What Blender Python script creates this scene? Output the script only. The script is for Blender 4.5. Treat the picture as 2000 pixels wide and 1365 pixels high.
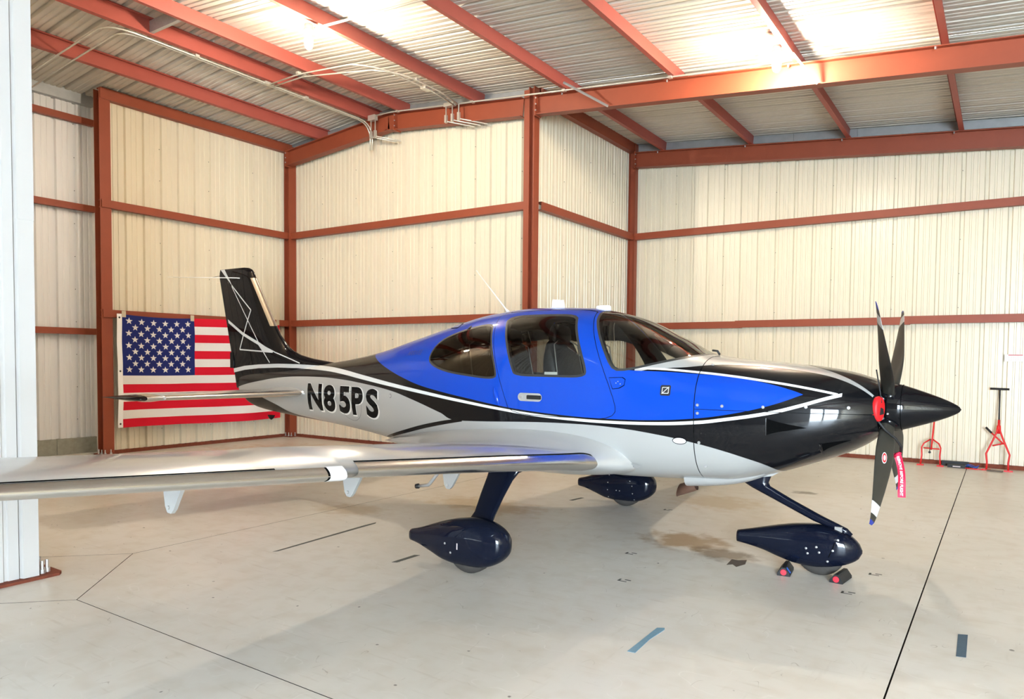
import bpy, bmesh, math, random
import numpy as np
from mathutils import Vector, Matrix

random.seed(7)
SC = bpy.context.scene
for o in list(bpy.data.objects):
    bpy.data.objects.remove(o, do_unlink=True)
COL = SC.collection

# ------------------------------------------------------------------ camera
def make_camera():
    cd = bpy.data.cameras.new('camera'); co = bpy.data.objects.new('camera', cd); COL.objects.link(co)
    yaw, pitch, roll, f = 2.1645, -0.0405, 0.0091, 1422.86
    fw = Vector((math.cos(yaw)*math.cos(pitch), math.sin(yaw)*math.cos(pitch), math.sin(pitch)))
    r = fw.cross(Vector((0, 0, 1))).normalized(); u = r.cross(fw)
    c, s = math.cos(roll), math.sin(roll)
    r2 = c*r + s*u; u2 = -s*r + c*u
    m = Matrix((r2, u2, -fw)).transposed().to_4x4()
    m.translation = Vector((0, 0, 1.574))
    co.matrix_world = m
    cd.sensor_width = 36.0; cd.sensor_fit = 'HORIZONTAL'
    cd.lens = 36.0*f/2000.0
    cd.shift_y = (759.27-682.5)/2000.0
    cd.clip_start = 0.05; cd.clip_end = 200
    SC.camera = co
make_camera()

# ------------------------------------------------------------------ world, exposure
SKY_COL = (0.70, 0.85, 1.0)
SKY_STR = 44.0
BULB_STR = 900.0
BULB_COL = (1.0, 0.87, 0.69)
EXPOSURE = 1.16
def make_world():
    w = bpy.data.worlds.new('overcast_sky'); SC.world = w; w.use_nodes = True
    bg = w.node_tree.nodes['Background']
    bg.inputs[0].default_value = (*SKY_COL, 1); bg.inputs[1].default_value = SKY_STR
    SC.view_settings.view_transform = 'Standard'; SC.view_settings.look = 'None'
    SC.view_settings.gamma = 1.0; SC.view_settings.exposure = EXPOSURE
    SC.view_settings.use_curve_mapping = False
make_world()
SC.cycles.use_adaptive_sampling = True; SC.cycles.adaptive_threshold = 0.03; SC.cycles.adaptive_min_samples = 12
SC.cycles.max_bounces = 5; SC.cycles.diffuse_bounces = 3; SC.cycles.glossy_bounces = 3; SC.cycles.transmission_bounces = 2
SC.cycles.transparent_max_bounces = 8; SC.cycles.caustics_reflective = False; SC.cycles.caustics_refractive = False
# daylight enters through the open door leaf behind and right of the camera: portal for the sky
DOOR = dict(y=-5.0, x0=2.2, x1=5.3, z1=3.8)
def make_portal():
    ld = bpy.data.lights.new('doorway_daylight_portal', 'AREA'); ld.shape = 'RECTANGLE'
    ld.size = DOOR['x1']-DOOR['x0']; ld.size_y = DOOR['z1']
    ld.cycles.is_portal = True
    lo = bpy.data.objects.new('doorway_daylight_portal', ld); COL.objects.link(lo)
    lo.location = ((DOOR['x0']+DOOR['x1'])/2, DOOR['y']-0.03, DOOR['z1']/2)
    lo.rotation_euler = (math.pi/2, 0, 0)   # faces +Y, into the hangar
make_portal()

# ------------------------------------------------------------------ materials
MATS = {}
def srgb(r, g, b):
    f = lambda v: (v/255/12.92) if v/255 <= 0.04045 else ((v/255+0.055)/1.055)**2.4
    return (f(r), f(g), f(b))
def mat(name, col, rough=0.5, metal=0.0, coat=0.0, spec=0.5, noise=0.0, nscale=30.0, bump=0.0, emit=None, estr=0.0, stretch=None):
    if name in MATS: return MATS[name]
    m = bpy.data.materials.new(name); m.use_nodes = True; nt = m.node_tree
    b = nt.nodes['Principled BSDF']
    b.inputs['Base Color'].default_value = (*col, 1); b.inputs['Roughness'].default_value = rough
    b.inputs['Metallic'].default_value = metal; b.inputs['Coat Weight'].default_value = coat
    b.inputs['Coat Roughness'].default_value = 0.03
    b.inputs['Specular IOR Level'].default_value = spec
    if noise or bump:
        tc = nt.nodes.new('ShaderNodeTexCoord'); n = nt.nodes.new('ShaderNodeTexNoise')
        n.inputs['Scale'].default_value = nscale; n.inputs['Detail'].default_value = 3
        src = tc.outputs['Object']
        if stretch:
            mp = nt.nodes.new('ShaderNodeMapping'); mp.inputs['Scale'].default_value = stretch
            nt.links.new(src, mp.inputs[0]); src = mp.outputs[0]
        nt.links.new(src, n.inputs['Vector'])
        if noise:
            mx = nt.nodes.new('ShaderNodeMix'); mx.data_type = 'RGBA'
            mx.inputs[6].default_value = (*[max(0, c*(1-noise)) for c in col], 1)
            mx.inputs[7].default_value = (*[min(1, c*(1+noise)) for c in col], 1)
            nt.links.new(n.outputs['Fac'], mx.inputs[0]); nt.links.new(mx.outputs[2], b.inputs['Base Color'])
        if bump:
            bp = nt.nodes.new('ShaderNodeBump'); bp.inputs['Strength'].default_value = bump; bp.inputs['Distance'].default_value = 0.01
            nt.links.new(n.outputs['Fac'], bp.inputs['Height']); nt.links.new(bp.outputs[0], b.inputs['Normal'])
    if emit:
        b.inputs['Emission Color'].default_value = (*emit, 1); b.inputs['Emission Strength'].default_value = estr
    MATS[name] = m
    return m

CREAM = srgb(225, 214, 190)
mat('cream_panel', CREAM, 0.32, 0, 0, 0.6)
mat('white_panel', srgb(230, 230, 230), 0.45)
mat('trim_white', srgb(200, 198, 195), 0.5)
mat('roof_panel', srgb(206, 200, 188), 0.42, 0.0, 0, 0.5, 0.10, 2.2, stretch=(0.3, 2, 1))
mat('primer_red', srgb(142, 68, 44), 0.5, 0, 0, 0.4, 0.10, 6.0)
mat('primer_red_roof', srgb(160, 78, 66), 0.5, 0, 0, 0.4, 0.08, 5.0)
mat('rusty_plate', srgb(120, 62, 44), 0.8, 0.1, 0, 0.3, 0.35, 30)
mat('galvanised', srgb(190, 190, 190), 0.4, 0.7, 0, 0.5, 0.15, 25)
mat('conduit_metal', srgb(205, 202, 190), 0.35, 0.55, 0, 0.5, 0.06, 30)
mat('flashing', srgb(170, 172, 172), 0.45, 0.5, 0, 0.5, 0.2, 8)
mat('bolt_metal', srgb(205, 205, 205), 0.3, 0.8)
mat('curb_concrete', srgb(150, 150, 138), 0.9, 0, 0, 0.3, 0.25, 15, 0.2)
mat('joint_filler', srgb(44, 38, 32), 0.9, 0, 0, 0.2, 0.4, 20)
mat('black_paint', (0.006, 0.006, 0.007), 0.3, 0, 0.55, 0.0)
mat('navy_paint', (0.005, 0.007, 0.016), 0.3, 0, 0.6, 0.0)
mat('silver_paint', srgb(188, 188, 186), 0.3, 0.4, 0.5, 0.3)
mat('blue_paint', (0.004, 0.055, 0.44), 0.3, 0, 0.6, 0.1)
mat('white_paint', srgb(236, 236, 238), 0.3, 0.0, 0.5)
mat('polished_metal', srgb(212, 210, 206), 0.24, 1.0)
mat('seal_rubber', srgb(46, 46, 44), 0.5)
mat('seam_dark', (0.004, 0.004, 0.004), 0.9, 0, 0, 0.0)
mat('tyre_rubber', srgb(66, 62, 58), 0.75, 0, 0, 0.3, 0.15, 40)
mat('cabin_lining', srgb(36, 35, 33), 0.8)
mat('headliner', srgb(120, 116, 108), 0.8)
mat('seat_leather', srgb(20, 20, 22), 0.5)
mat('seat_piping', srgb(150, 148, 144), 0.5)
mat('panel_black', srgb(28, 28, 30), 0.5)
mat('white_plastic', srgb(245, 244, 238), 0.4)
mat('chrome', srgb(225, 225, 225), 0.12, 1.0)
mat('prop_black', srgb(46, 44, 38), 0.42, 0, 0, 0.5, 0.05, 60)
mat('prop_white', srgb(200, 200, 198), 0.5)
mat('prop_blue', srgb(38, 54, 140), 0.45)
mat('exhaust_steel', srgb(168, 132, 116), 0.3, 0.9, 0, 0.5, 0.25, 14)
mat('plug_red', srgb(222, 18, 26), 0.55)
mat('ribbon_red', srgb(220, 24, 66), 0.6)
mat('jack_red', srgb(214, 28, 30), 0.4)
mat('black_rubber', srgb(26, 26, 27), 0.6)
mat('chock_red', srgb(232, 46, 62), 0.5)
mat('chock_blue', srgb(38, 104, 206), 0.5)
mat('cord_blue', srgb(44, 84, 170), 0.5)
mat('paper_white', srgb(250, 248, 246), 0.8)
mat('print_red', srgb(196, 70, 76), 0.8)
mat('print_grey', srgb(205, 190, 188), 0.8)
mat('flag_red', srgb(206, 8, 40), 0.75, 0, 0, 0.3, 0.05, 40)
mat('flag_white', srgb(228, 224, 220), 0.75, 0, 0, 0.3, 0.02, 40)
mat('flag_blue', srgb(24, 36, 104), 0.75, 0, 0, 0.3, 0.06, 40)
mat('canvas_white', srgb(240, 238, 236), 0.8)
mat('tape_clear', srgb(196, 184, 160), 0.4)
mat('tape_dark', srgb(92, 92, 86), 0.7, 0, 0, 0.3, 0.2, 60)
mat('tape_blue', srgb(112, 146, 164), 0.7, 0, 0, 0.3, 0.15, 50)
mat('tape_slate', srgb(82, 102, 116), 0.7, 0, 0, 0.3, 0.15, 50)
mat('patch_brown', srgb(104, 92, 82), 0.8, 0, 0, 0.3, 0.25, 50)
mat('lamp_white', srgb(235, 230, 218), 0.5)
mat('dark_wall', srgb(150, 142, 130), 0.7, 0, 0, 0.3, 0.1, 2)
mat('fill_bulb_glow', (1, 1, 1), 0.5, emit=BULB_COL, estr=BULB_STR*0.6)
mat('bulb_glow', (1, 1, 1), 0.5, emit=BULB_COL, estr=BULB_STR)
mat('letter_black', (0.006, 0.006, 0.006), 0.5, 0, 0.35, 0.0)
mat('letter_outline', srgb(236, 234, 226), 0.4)
mat('arrivee_blue', (0.008, 0.022, 0.18), 0.4, 0, 0.5)
mat('letter_white', srgb(250, 244, 246), 0.6)
mat('letter_grey', srgb(60, 60, 62), 0.6)

def glass(name, tint, rough=0.0):
    m = bpy.data.materials.new(name); m.use_nodes = True; nt = m.node_tree
    for n in list(nt.nodes): nt.nodes.remove(n)
    out = nt.nodes.new('ShaderNodeOutputMaterial'); tr = nt.nodes.new('ShaderNodeBsdfTransparent')
    gl = nt.nodes.new('ShaderNodeBsdfGlossy'); fr = nt.nodes.new('ShaderNodeFresnel'); mx = nt.nodes.new('ShaderNodeMixShader')
    tr.inputs[0].default_value = (*tint, 1); gl.inputs['Roughness'].default_value = rough
    fr.inputs['IOR'].default_value = 1.6
    nt.links.new(fr.outputs[0], mx.inputs[0]); nt.links.new(tr.outputs[0], mx.inputs[1]); nt.links.new(gl.outputs[0], mx.inputs[2])
    nt.links.new(mx.outputs[0], out.inputs[0])
    MATS[name] = m
glass('glass_clear', (0.93, 0.94, 0.91))
glass('glass_smoke', (0.74, 0.75, 0.70))
glass('glass_dark', (0.26, 0.26, 0.24))

def floor_material():
    m = bpy.data.materials.new('sealed_concrete'); m.use_nodes = True; nt = m.node_tree; N = nt.nodes; L = nt.links
    b = N['Principled BSDF']; geo = N.new('ShaderNodeNewGeometry')
    def noise(scale, detail=5, vec=None, dist=0.0):
        n = N.new('ShaderNodeTexNoise'); n.inputs['Scale'].default_value = scale; n.inputs['Detail'].default_value = detail
        n.inputs['Distortion'].default_value = dist
        L.new(vec if vec else geo.outputs['Position'], n.inputs['Vector']); return n.outputs['Fac']
    def ramp(src, a, bb, lo=0.0, hi=1.0):
        r = N.new('ShaderNodeMapRange'); r.inputs[1].default_value = a; r.inputs[2].default_value = bb
        r.inputs[3].default_value = lo; r.inputs[4].default_value = hi; L.new(src, r.inputs[0]); return r.outputs[0]
    def mix(fac, c1, c2):
        x = N.new('ShaderNodeMix'); x.data_type = 'RGBA'; L.new(fac, x.inputs[0])
        for i, c in ((6, c1), (7, c2)):
            if isinstance(c, tuple): x.inputs[i].default_value = (*c, 1)
            else: L.new(c, x.inputs[i])
        return x.outputs[2]
    def math_(op, a, bb):
        x = N.new('ShaderNodeMath'); x.operation = op
        for i, c in enumerate((a, bb)):
            if isinstance(c, (int, float)): x.inputs[i].default_value = c
            else: L.new(c, x.inputs[i])
        return x.outputs[0]
    def mapping(scale, rot=0.0):
        mp = N.new('ShaderNodeMapping'); mp.inputs['Scale'].default_value = scale; mp.inputs['Rotation'].default_value = (0, 0, rot)
        L.new(geo.outputs['Position'], mp.inputs[0]); return mp.outputs[0]
    N045 = noise(0.45, 1); SN = noise(7, 3)
    base = mix(ramp(N045, 0.3, 0.7), srgb(208, 202, 191), srgb(224, 220, 212))
    base = mix(ramp(noise(6, 2), 0.45, 0.8, 0, 0.35), base, srgb(188, 174, 152))
    # fine scuffs, drawn out along the direction aircraft are rolled
    base = mix(ramp(noise(9, 3, mapping((0.35, 3.2, 1), 0.25)), 0.60, 0.78, 0, 0.30), base, srgb(168, 152, 128))
    base = mix(ramp(noise(7, 3, mapping((2.5, 0.35, 1), -0.5)), 0.63, 0.80, 0, 0.22), base, srgb(170, 158, 140))
    # long pale drag marks and dark hairline scratches
    sc = math_('ABSOLUTE', math_('SUBTRACT', noise(1.6, 2, mapping((1.0, 1.6, 1), 0.5)), 0.5), 0.0)
    base = mix(math_('MULTIPLY', ramp(sc, 0.0, 0.005, 0.35, 0.0), ramp(SN, 0.46, 0.56)), base, srgb(236, 232, 226))
    sc2 = math_('ABSOLUTE', math_('SUBTRACT', noise(2.6, 2, mapping((1.7, 0.8, 1), -0.3)), 0.46), 0.0)
    base = mix(math_('MULTIPLY', ramp(sc2, 0.0, 0.0035, 0.6, 0.0), ramp(SN, 0.55, 0.64)), base, srgb(128, 112, 92))
    # small dark chips
    base = mix(ramp(math_('MULTIPLY', noise(19, 0), ramp(SN, 0.45, 0.62, 0.82, 1.0)), 0.80, 0.84, 0, 0.85), base, srgb(92, 84, 74))
    # oil stains by position
    def stain(base, x, y, rx, ry, col, strength, rot=0.0):
        mp = N.new('ShaderNodeMapping'); mp.vector_type = 'POINT'
        mp.inputs['Location'].default_value = (-x, -y, 0)
        L.new(geo.outputs['Position'], mp.inputs[0])
        mp2 = N.new('ShaderNodeMapping'); mp2.inputs['Rotation'].default_value = (0, 0, rot); mp2.inputs['Scale'].default_value = (1/rx, 1/ry, 0)
        L.new(mp.outputs[0], mp2.inputs[0])
        ln = N.new('ShaderNodeVectorMath'); ln.operation = 'LENGTH'; L.new(mp2.outputs[0], ln.inputs[0])
        d = math_('ADD', ln.outputs['Value'], math_('MULTIPLY', math_('SUBTRACT', SN, 0.5), 1.6))
        return mix(ramp(d, 1.0, 0.45, 0, strength), base, col)
    base = stain(base, -2.25, 6.1, 0.45, 0.35, srgb(150, 118, 74), 0.8)
    base = stain(base, -1.85, 5.85, 0.32, 0.22, srgb(104, 82, 56), 0.8)
    base = stain(base, -1.95, 9.2, 0.17, 0.12, srgb(96, 82, 58), 0.85)
    base = stain(base, -4.6, 6.3, 0.8, 0.4, srgb(176, 146, 98), 0.55)
    base = stain(base, -5.6, 5.3, 0.5, 0.3, srgb(170, 144, 104), 0.5)
    base = stain(base, -2.6, 8.0, 0.6, 0.5, srgb(186, 162, 120), 0.5)
    base = stain(base, -9.5, 7.6, 1.9, 1.5, srgb(178, 132, 76), 0.75)
    L.new(base, b.inputs['Base Color'])
    L.new(ramp(N045, 0.15, 0.85, 0.30, 0.42), b.inputs['Roughness'])
    b.inputs['Specular IOR Level'].default_value = 0.4
    MATS['sealed_concrete'] = m
floor_material()

# ------------------------------------------------------------------ mesh helpers
def root_of(o):
    while o.parent is not None: o = o.parent
    return o
def mk(name, verts, faces, material, parent=None, smooth=False, origin=None, fmat=None):
    """one mesh object; verts are world coordinates."""
    V = np.asarray(verts, dtype=float)
    if parent is not None:
        org = np.array(root_of(parent).location)
    elif origin is not None:
        org = np.array(origin, float)
    else:
        lo, hi = V.min(0), V.max(0); org = np.array([(lo[0]+hi[0])/2, (lo[1]+hi[1])/2, lo[2]])
    me = bpy.data.meshes.new(name)
    me.from_pydata([tuple(v) for v in (V-org)], [], [tuple(f) for f in faces])
    mats = material if isinstance(material, (list, tuple)) else [material]
    for mm in mats: me.materials.append(MATS[mm])
    if fmat is not None: me.polygons.foreach_set('material_index', fmat)
    if smooth: me.polygons.foreach_set('use_smooth', [True]*len(me.polygons))
    me.update()
    o = bpy.data.objects.new(name, me); COL.objects.link(o)
    if parent is not None: o.parent = parent
    else: o.location = org
    return o
def empty(name, loc):
    o = bpy.data.objects.new(name, None); COL.objects.link(o); o.location = loc; o.empty_display_size = 0.1
    return o
def tag(o, label=None, cat=None, group=None, kind=None):
    if label: o['label'] = label
    if cat: o['category'] = cat
    if group: o['group'] = group
    if kind: o['kind'] = kind
    return o
def part(o, label):
    o['label'] = label; return o
class G:
    """collects several shapes into one mesh"""
    def __init__(s): s.v = []; s.f = []; s.m = []
    def add(s, v, f, m=0):
        n = len(s.v); s.v += [tuple(map(float, p)) for p in v]; s.f += [tuple(i+n for i in q) for q in f]; s.m += [m]*len(f); return s
    def mk(s, name, material, parent=None, smooth=False, origin=None):
        return mk(name, s.v, s.f, material, parent, smooth, origin, s.m if isinstance(material, (list, tuple)) else None)
def box(x0, x1, y0, y1, z0, z1):
    v = [(x0, y0, z0), (x1, y0, z0), (x1, y1, z0), (x0, y1, z0), (x0, y0, z1), (x1, y0, z1), (x1, y1, z1), (x0, y1, z1)]
    return v, [(0, 3, 2, 1), (4, 5, 6, 7), (0, 1, 5, 4), (1, 2, 6, 5), (2, 3, 7, 6), (3, 0, 4, 7)]
def extrude(profile, p0, p1, a, b):
    """closed 2-D profile swept straight from p0 to p1; a, b: axes of the profile"""
    p0, p1, a, b = map(lambda q: np.array(q, float), (p0, p1, a, b)); n = len(profile)
    v = [p0+a*s+b*t for s, t in profile]+[p1+a*s+b*t for s, t in profile]
    f = [(i, (i+1) % n, n+(i+1) % n, n+i) for i in range(n)]
    f += [tuple(range(n))[::-1], tuple(range(n, 2*n))]
    return v, f
def i_profile(w, h, tf=0.012, tw=0.01):
    w2, h2, t2 = w/2, h/2, tw/2
    return [(-w2, -h2), (w2, -h2), (w2, -h2+tf), (t2, -h2+tf), (t2, h2-tf), (w2, h2-tf), (w2, h2), (-w2, h2), (-w2, h2-tf), (-t2, h2-tf), (-t2, -h2+tf), (-w2, -h2+tf)]
def z_profile(w, h, t=0.006):
    # web at 0, lower flange to +, upper flange to -
    return [(-t/2, -h/2), (w, -h/2), (w, -h/2+0.018), (w-t, -h/2+0.018), (w-t, -h/2+t), (t/2, -h/2+t), (t/2, h/2), (-w, h/2), (-w, h/2-0.018), (-w+t, h/2-0.018), (-w+t, h/2-t), (-t/2, h/2-t)]
def c_profile(w, h, t=0.005):
    return [(0, -h/2), (w, -h/2), (w, -h/2+0.02), (w-t, -h/2+0.02), (w-t, -h/2+t), (t, -h/2+t), (t, h/2-t), (w-t, h/2-t), (w-t, h/2-0.02), (w, h/2-0.02), (w, h/2), (0, h/2)]
def tube(path, r, n=10, caps=True):
    P = [np.array(p, float) for p in path]; v = []; f = []
    up = None
    for i, p in enumerate(P):
        if i == 0: d = P[1]-P[0]
        elif i == len(P)-1: d = P[-1]-P[-2]
        else:
            d = (P[i+1]-P[i])/np.linalg.norm(P[i+1]-P[i])+(P[i]-P[i-1])/np.linalg.norm(P[i]-P[i-1])
        d = d/np.linalg.norm(d)
        if up is None:
            up = np.array([0, 0, 1.0]) if abs(d[2]) < 0.9 else np.array([1.0, 0, 0])
        s = np.cross(d, up); s /= np.linalg.norm(s); up = np.cross(s, d)
        rr = r[i] if isinstance(r, (list, tuple)) else r
        for k in range(n):
            a = 2*math.pi*k/n; v.append(p+rr*(math.cos(a)*s+math.sin(a)*up))
    for i in range(len(P)-1):
        for k in range(n):
            f.append((i*n+k, i*n+(k+1) % n, (i+1)*n+(k+1) % n, (i+1)*n+k))
    if caps: f += [tuple(range(n))[::-1], tuple(range((len(P)-1)*n, len(P)*n))]
    return v, f
def arc(p, q, r_, n=5):
    """bend: replaces corner p-q-r_ ... returns points easing from p through q to r_"""
    p, q, r_ = map(lambda s: np.array(s, float), (p, q, r_)); out = []
    for i in range(n+1):
        t = i/n; out.append((1-t)**2*p+2*t*(1-t)*q+t*t*r_)
    return out
def rings(R, cap=True, closed=True):
    """R: list of rings, each a list of n points"""
    n = len(R[0]); v = [p for r in R for p in r]; f = []
    for i in range(len(R)-1):
        for k in range(n if closed else n-1):
            f.append((i*n+k, i*n+(k+1) % n, (i+1)*n+(k+1) % n, (i+1)*n+k))
    if cap: f += [tuple(range(n))[::-1], tuple(range((len(R)-1)*n, len(R)*n))]
    return v, f
def lathe(c, axis, prof, n=24, cap=True):
    """prof: list of (along, radius)"""
    c = np.array(c, float); ax = np.array(axis, float); ax /= np.linalg.norm(ax)
    u = np.cross(ax, [0, 0, 1.0] if abs(ax[2]) < 0.9 else [1.0, 0, 0]); u /= np.linalg.norm(u); w = np.cross(ax, u)
    return rings([[c+ax*s+r*(math.cos(2*math.pi*k/n)*u+math.sin(2*math.pi*k/n)*w) for k in range(n)] for s, r in prof], cap)
def plate(poly, d):
    """poly: 3-D polygon, extruded along vector d"""
    n = len(poly); P = np.array(poly, float); Q = P+np.array(d, float)
    f = [tuple(range(n))[::-1], tuple(range(n, 2*n))]+[(i, (i+1) % n, n+(i+1) % n, n+i) for i in range(n)]
    return list(P)+list(Q), f
def text_polys(txt, size=1.0, bold=0.0, shear=0.0, sx=1.0):
    """flat text as (verts2d, faces); origin at left baseline"""
    cu = bpy.data.curves.new('lettering', 'FONT'); cu.body = txt; cu.size = size; cu.offset = bold; cu.shear = shear
    cu.resolution_u = 5
    ob = bpy.data.objects.new('lettering', cu); COL.objects.link(ob)
    dg = bpy.context.evaluated_depsgraph_get(); me = ob.evaluated_get(dg).to_mesh()
    v = [(p.co.x*sx, p.co.y) for p in me.vertices]; f = [tuple(p.vertices) for p in me.polygons]
    ob.evaluated_get(dg).to_mesh_clear(); bpy.data.objects.remove(ob); bpy.data.curves.remove(cu)
    return v, f
def frame_(s, t): return s, t

# ------------------------------------------------------------------ layout of the hangar (metres; x towards the aircraft's nose, y away from camera)
XT, YP, X2, Y3 = -11.84, 9.62, -6.12, 13.14      # tail wall, pocket side wall, step wall, far wing-bay wall
XL = -12.35                                       # rear wall left of the tail-wall column
XF, YN = 5.6, -5.0                                # door side and near side (behind the camera)
RIDGE, SLOPE = -9.0, 0.0885
def raft_top(x): return 5.80-SLOPE*abs(x-RIDGE)
def deck(x): return raft_top(x)+0.20

# ------------------------------------------------------------------ floor
def build_floor():
    fl = tag(empty('floor', (-4, 4, 0)), 'pale sealed concrete hangar floor with saw-cut joints', 'floor', kind='structure')
    g = G(); g.add(*box(-14, XF+0.3, YN-3, 14, -0.16, -0.012)); g.mk('joint_filler', 'joint_filler', fl)
    cx, cy, r = -5.71, 2.28, 0.80
    xj = -0.42
    def slab(poly, shrink):
        P = np.array(poly, float); n = len(P); out = []
        for i in range(n):   # inset each edge by its own gap
            a, b, c = P[i-1], P[i], P[(i+1) % n]
            e1 = (b-a)/np.linalg.norm(b-a); e2 = (c-b)/np.linalg.norm(c-b)
            n1 = np.array([-e1[1], e1[0]]); n2 = np.array([-e2[1], e2[0]])
            A = np.array([n1, n2]); rhs = np.array([n1@b+shrink[i-1], n2@b+shrink[i]])
            out.append(np.linalg.solve(A, rhs) if abs(np.linalg.det(A)) > 1e-6 else b+n1*shrink[i])
        poly3 = [(p[0], p[1], -0.10) for p in out]
        g = G(); g.add(*plate(poly3, (0, 0, 0.10))); g.m = [1, 0]+[1]*(len(g.f)-2); return g.mk('slab', ['sealed_concrete', 'joint_filler'], fl)
    xa, xb, ya, yb = -14, XF+0.3, YN-3, 14
    s, t, w = 0.0028, 0.0013, 0.0042
    slab([(cx-r, cy), (cx, cy-r), (cx+r, cy), (cx, cy+r)], [s]*4)
    slab([(cx, cy+r), (cx+r, cy), (xj, cy), (xj, yb), (cx, yb)], [s, s, w, 0, s])
    slab([(cx+r, cy), (cx, cy-r), (cx, ya), (xj, ya), (xj, cy)], [s, t, 0, w, s])
    slab([(cx, cy-r), (cx-r, cy), (xa, cy), (xa, ya), (cx, ya)], [s, t, 0, 0, t])
    slab([(cx-r, cy), (cx, cy+r), (cx, yb), (xa, yb), (xa, cy)], [s, s, 0, 0, t])
    slab([(xj, ya), (xb, ya), (xb, yb), (xj, yb)], [0, 0, 0, w])
build_floor()

# ------------------------------------------------------------------ ribbed sheet
PITCH, SHEET = 0.3048, 0.9144
def rib_profile(n=3, depth=0.044, last=True):
    """(s, d): along the sheet, depth outward; one sheet = n pitches"""
    pr = []
    for k in range(n):
        o = k*PITCH
        pr += [(o, 0), (o+0.012, depth), (o+0.055, depth), (o+0.067, 0), (o+0.128, 0), (o+0.134, 0.011), (o+0.154, 0.011), (o+0.160, 0),
               (o+0.210, 0), (o+0.216, 0.011), (o+0.236, 0.011), (o+0.242, 0)]
    pr.append((n*PITCH, 0))
    return pr
def clip_profile(pr, smax):
    out = []
    for i, (s, d) in enumerate(pr):
        if s <= smax+1e-9: out.append((s, d))
        else:
            s0, d0 = pr[i-1]; t = (smax-s0)/(s-s0) if s > s0 else 0; out.append((smax, d0+t*(d-d0))); break
    return out
def sheet_wall(wall, origin, direction, outward, length, zbot, ztop, matname, screws=True):
    """direction, outward: unit 2-D vectors; ztop: function of (x)"""
    O = np.array(origin, float); D = np.array(direction, float); W = np.array(outward, float)
    n = int(math.ceil(length/SHEET-1e-6)); sg = G(); shared = {}
    for i in range(n):
        s0 = i*SHEET; L = min(SHEET, length-s0)
        pr = clip_profile(rib_profile(), L)
        v = []; m = len(pr)
        lap = 0.0
        for s, d in pr:
            p = O+D*(s0+s)+W*(d+lap); v.append((p[0], p[1], zbot))
        for s, d in pr:
            p = O+D*(s0+s)+W*(d+lap); v.append((p[0], p[1], ztop(p[0])))
        mk('panel', v, [(k, k+1, m+k+1, m+k) for k in range(m-1)], matname, wall)
        if screws:
            p = O+D*(s0+0.012)
            zt = ztop(p[0]); z = zbot+0.35
            while z < zt-0.3:
                q = p-W*0.004+D*random.uniform(0.0, 0.01)
                sg.add(*lathe((q[0], q[1], z), (-W[0], -W[1], 0), [(-0.004, 0.006), (0.003, 0.006)], 6)); z += 0.52
    if screws and sg.v:
        o = sg.mk('screws', 'seal_rubber', wall); o['kind'] = 'stuff'
def girt_x(wall, x0, x1, yface, z, depth=0.10, h=0.12, into=1, name='girt', m='primer_red'):
    """C girt running along x; web faces the room at y=yface, depth towards the wall"""
    pr = [(s*into, t) for s, t in c_profile(depth, h)]
    if into < 0: pr = pr[::-1]
    g = G(); g.add(*extrude(pr, (x0, yface, z), (x1, yface, z), (0, 1, 0), (0, 0, 1))); return g.mk(name, m, wall)
def girt_y(wall, y0, y1, xface, z, depth=0.10, h=0.12, name='girt', m='primer_red'):
    pr = [(-s, t) for s, t in c_profile(depth, h)][::-1]
    g = G(); g.add(*extrude(pr, (xface, y0, z), (xface, y1, z), (1, 0, 0), (0, 0, 1))); return g.mk(name, m, wall)
G1, G2 = 3.95, 2.237

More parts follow.
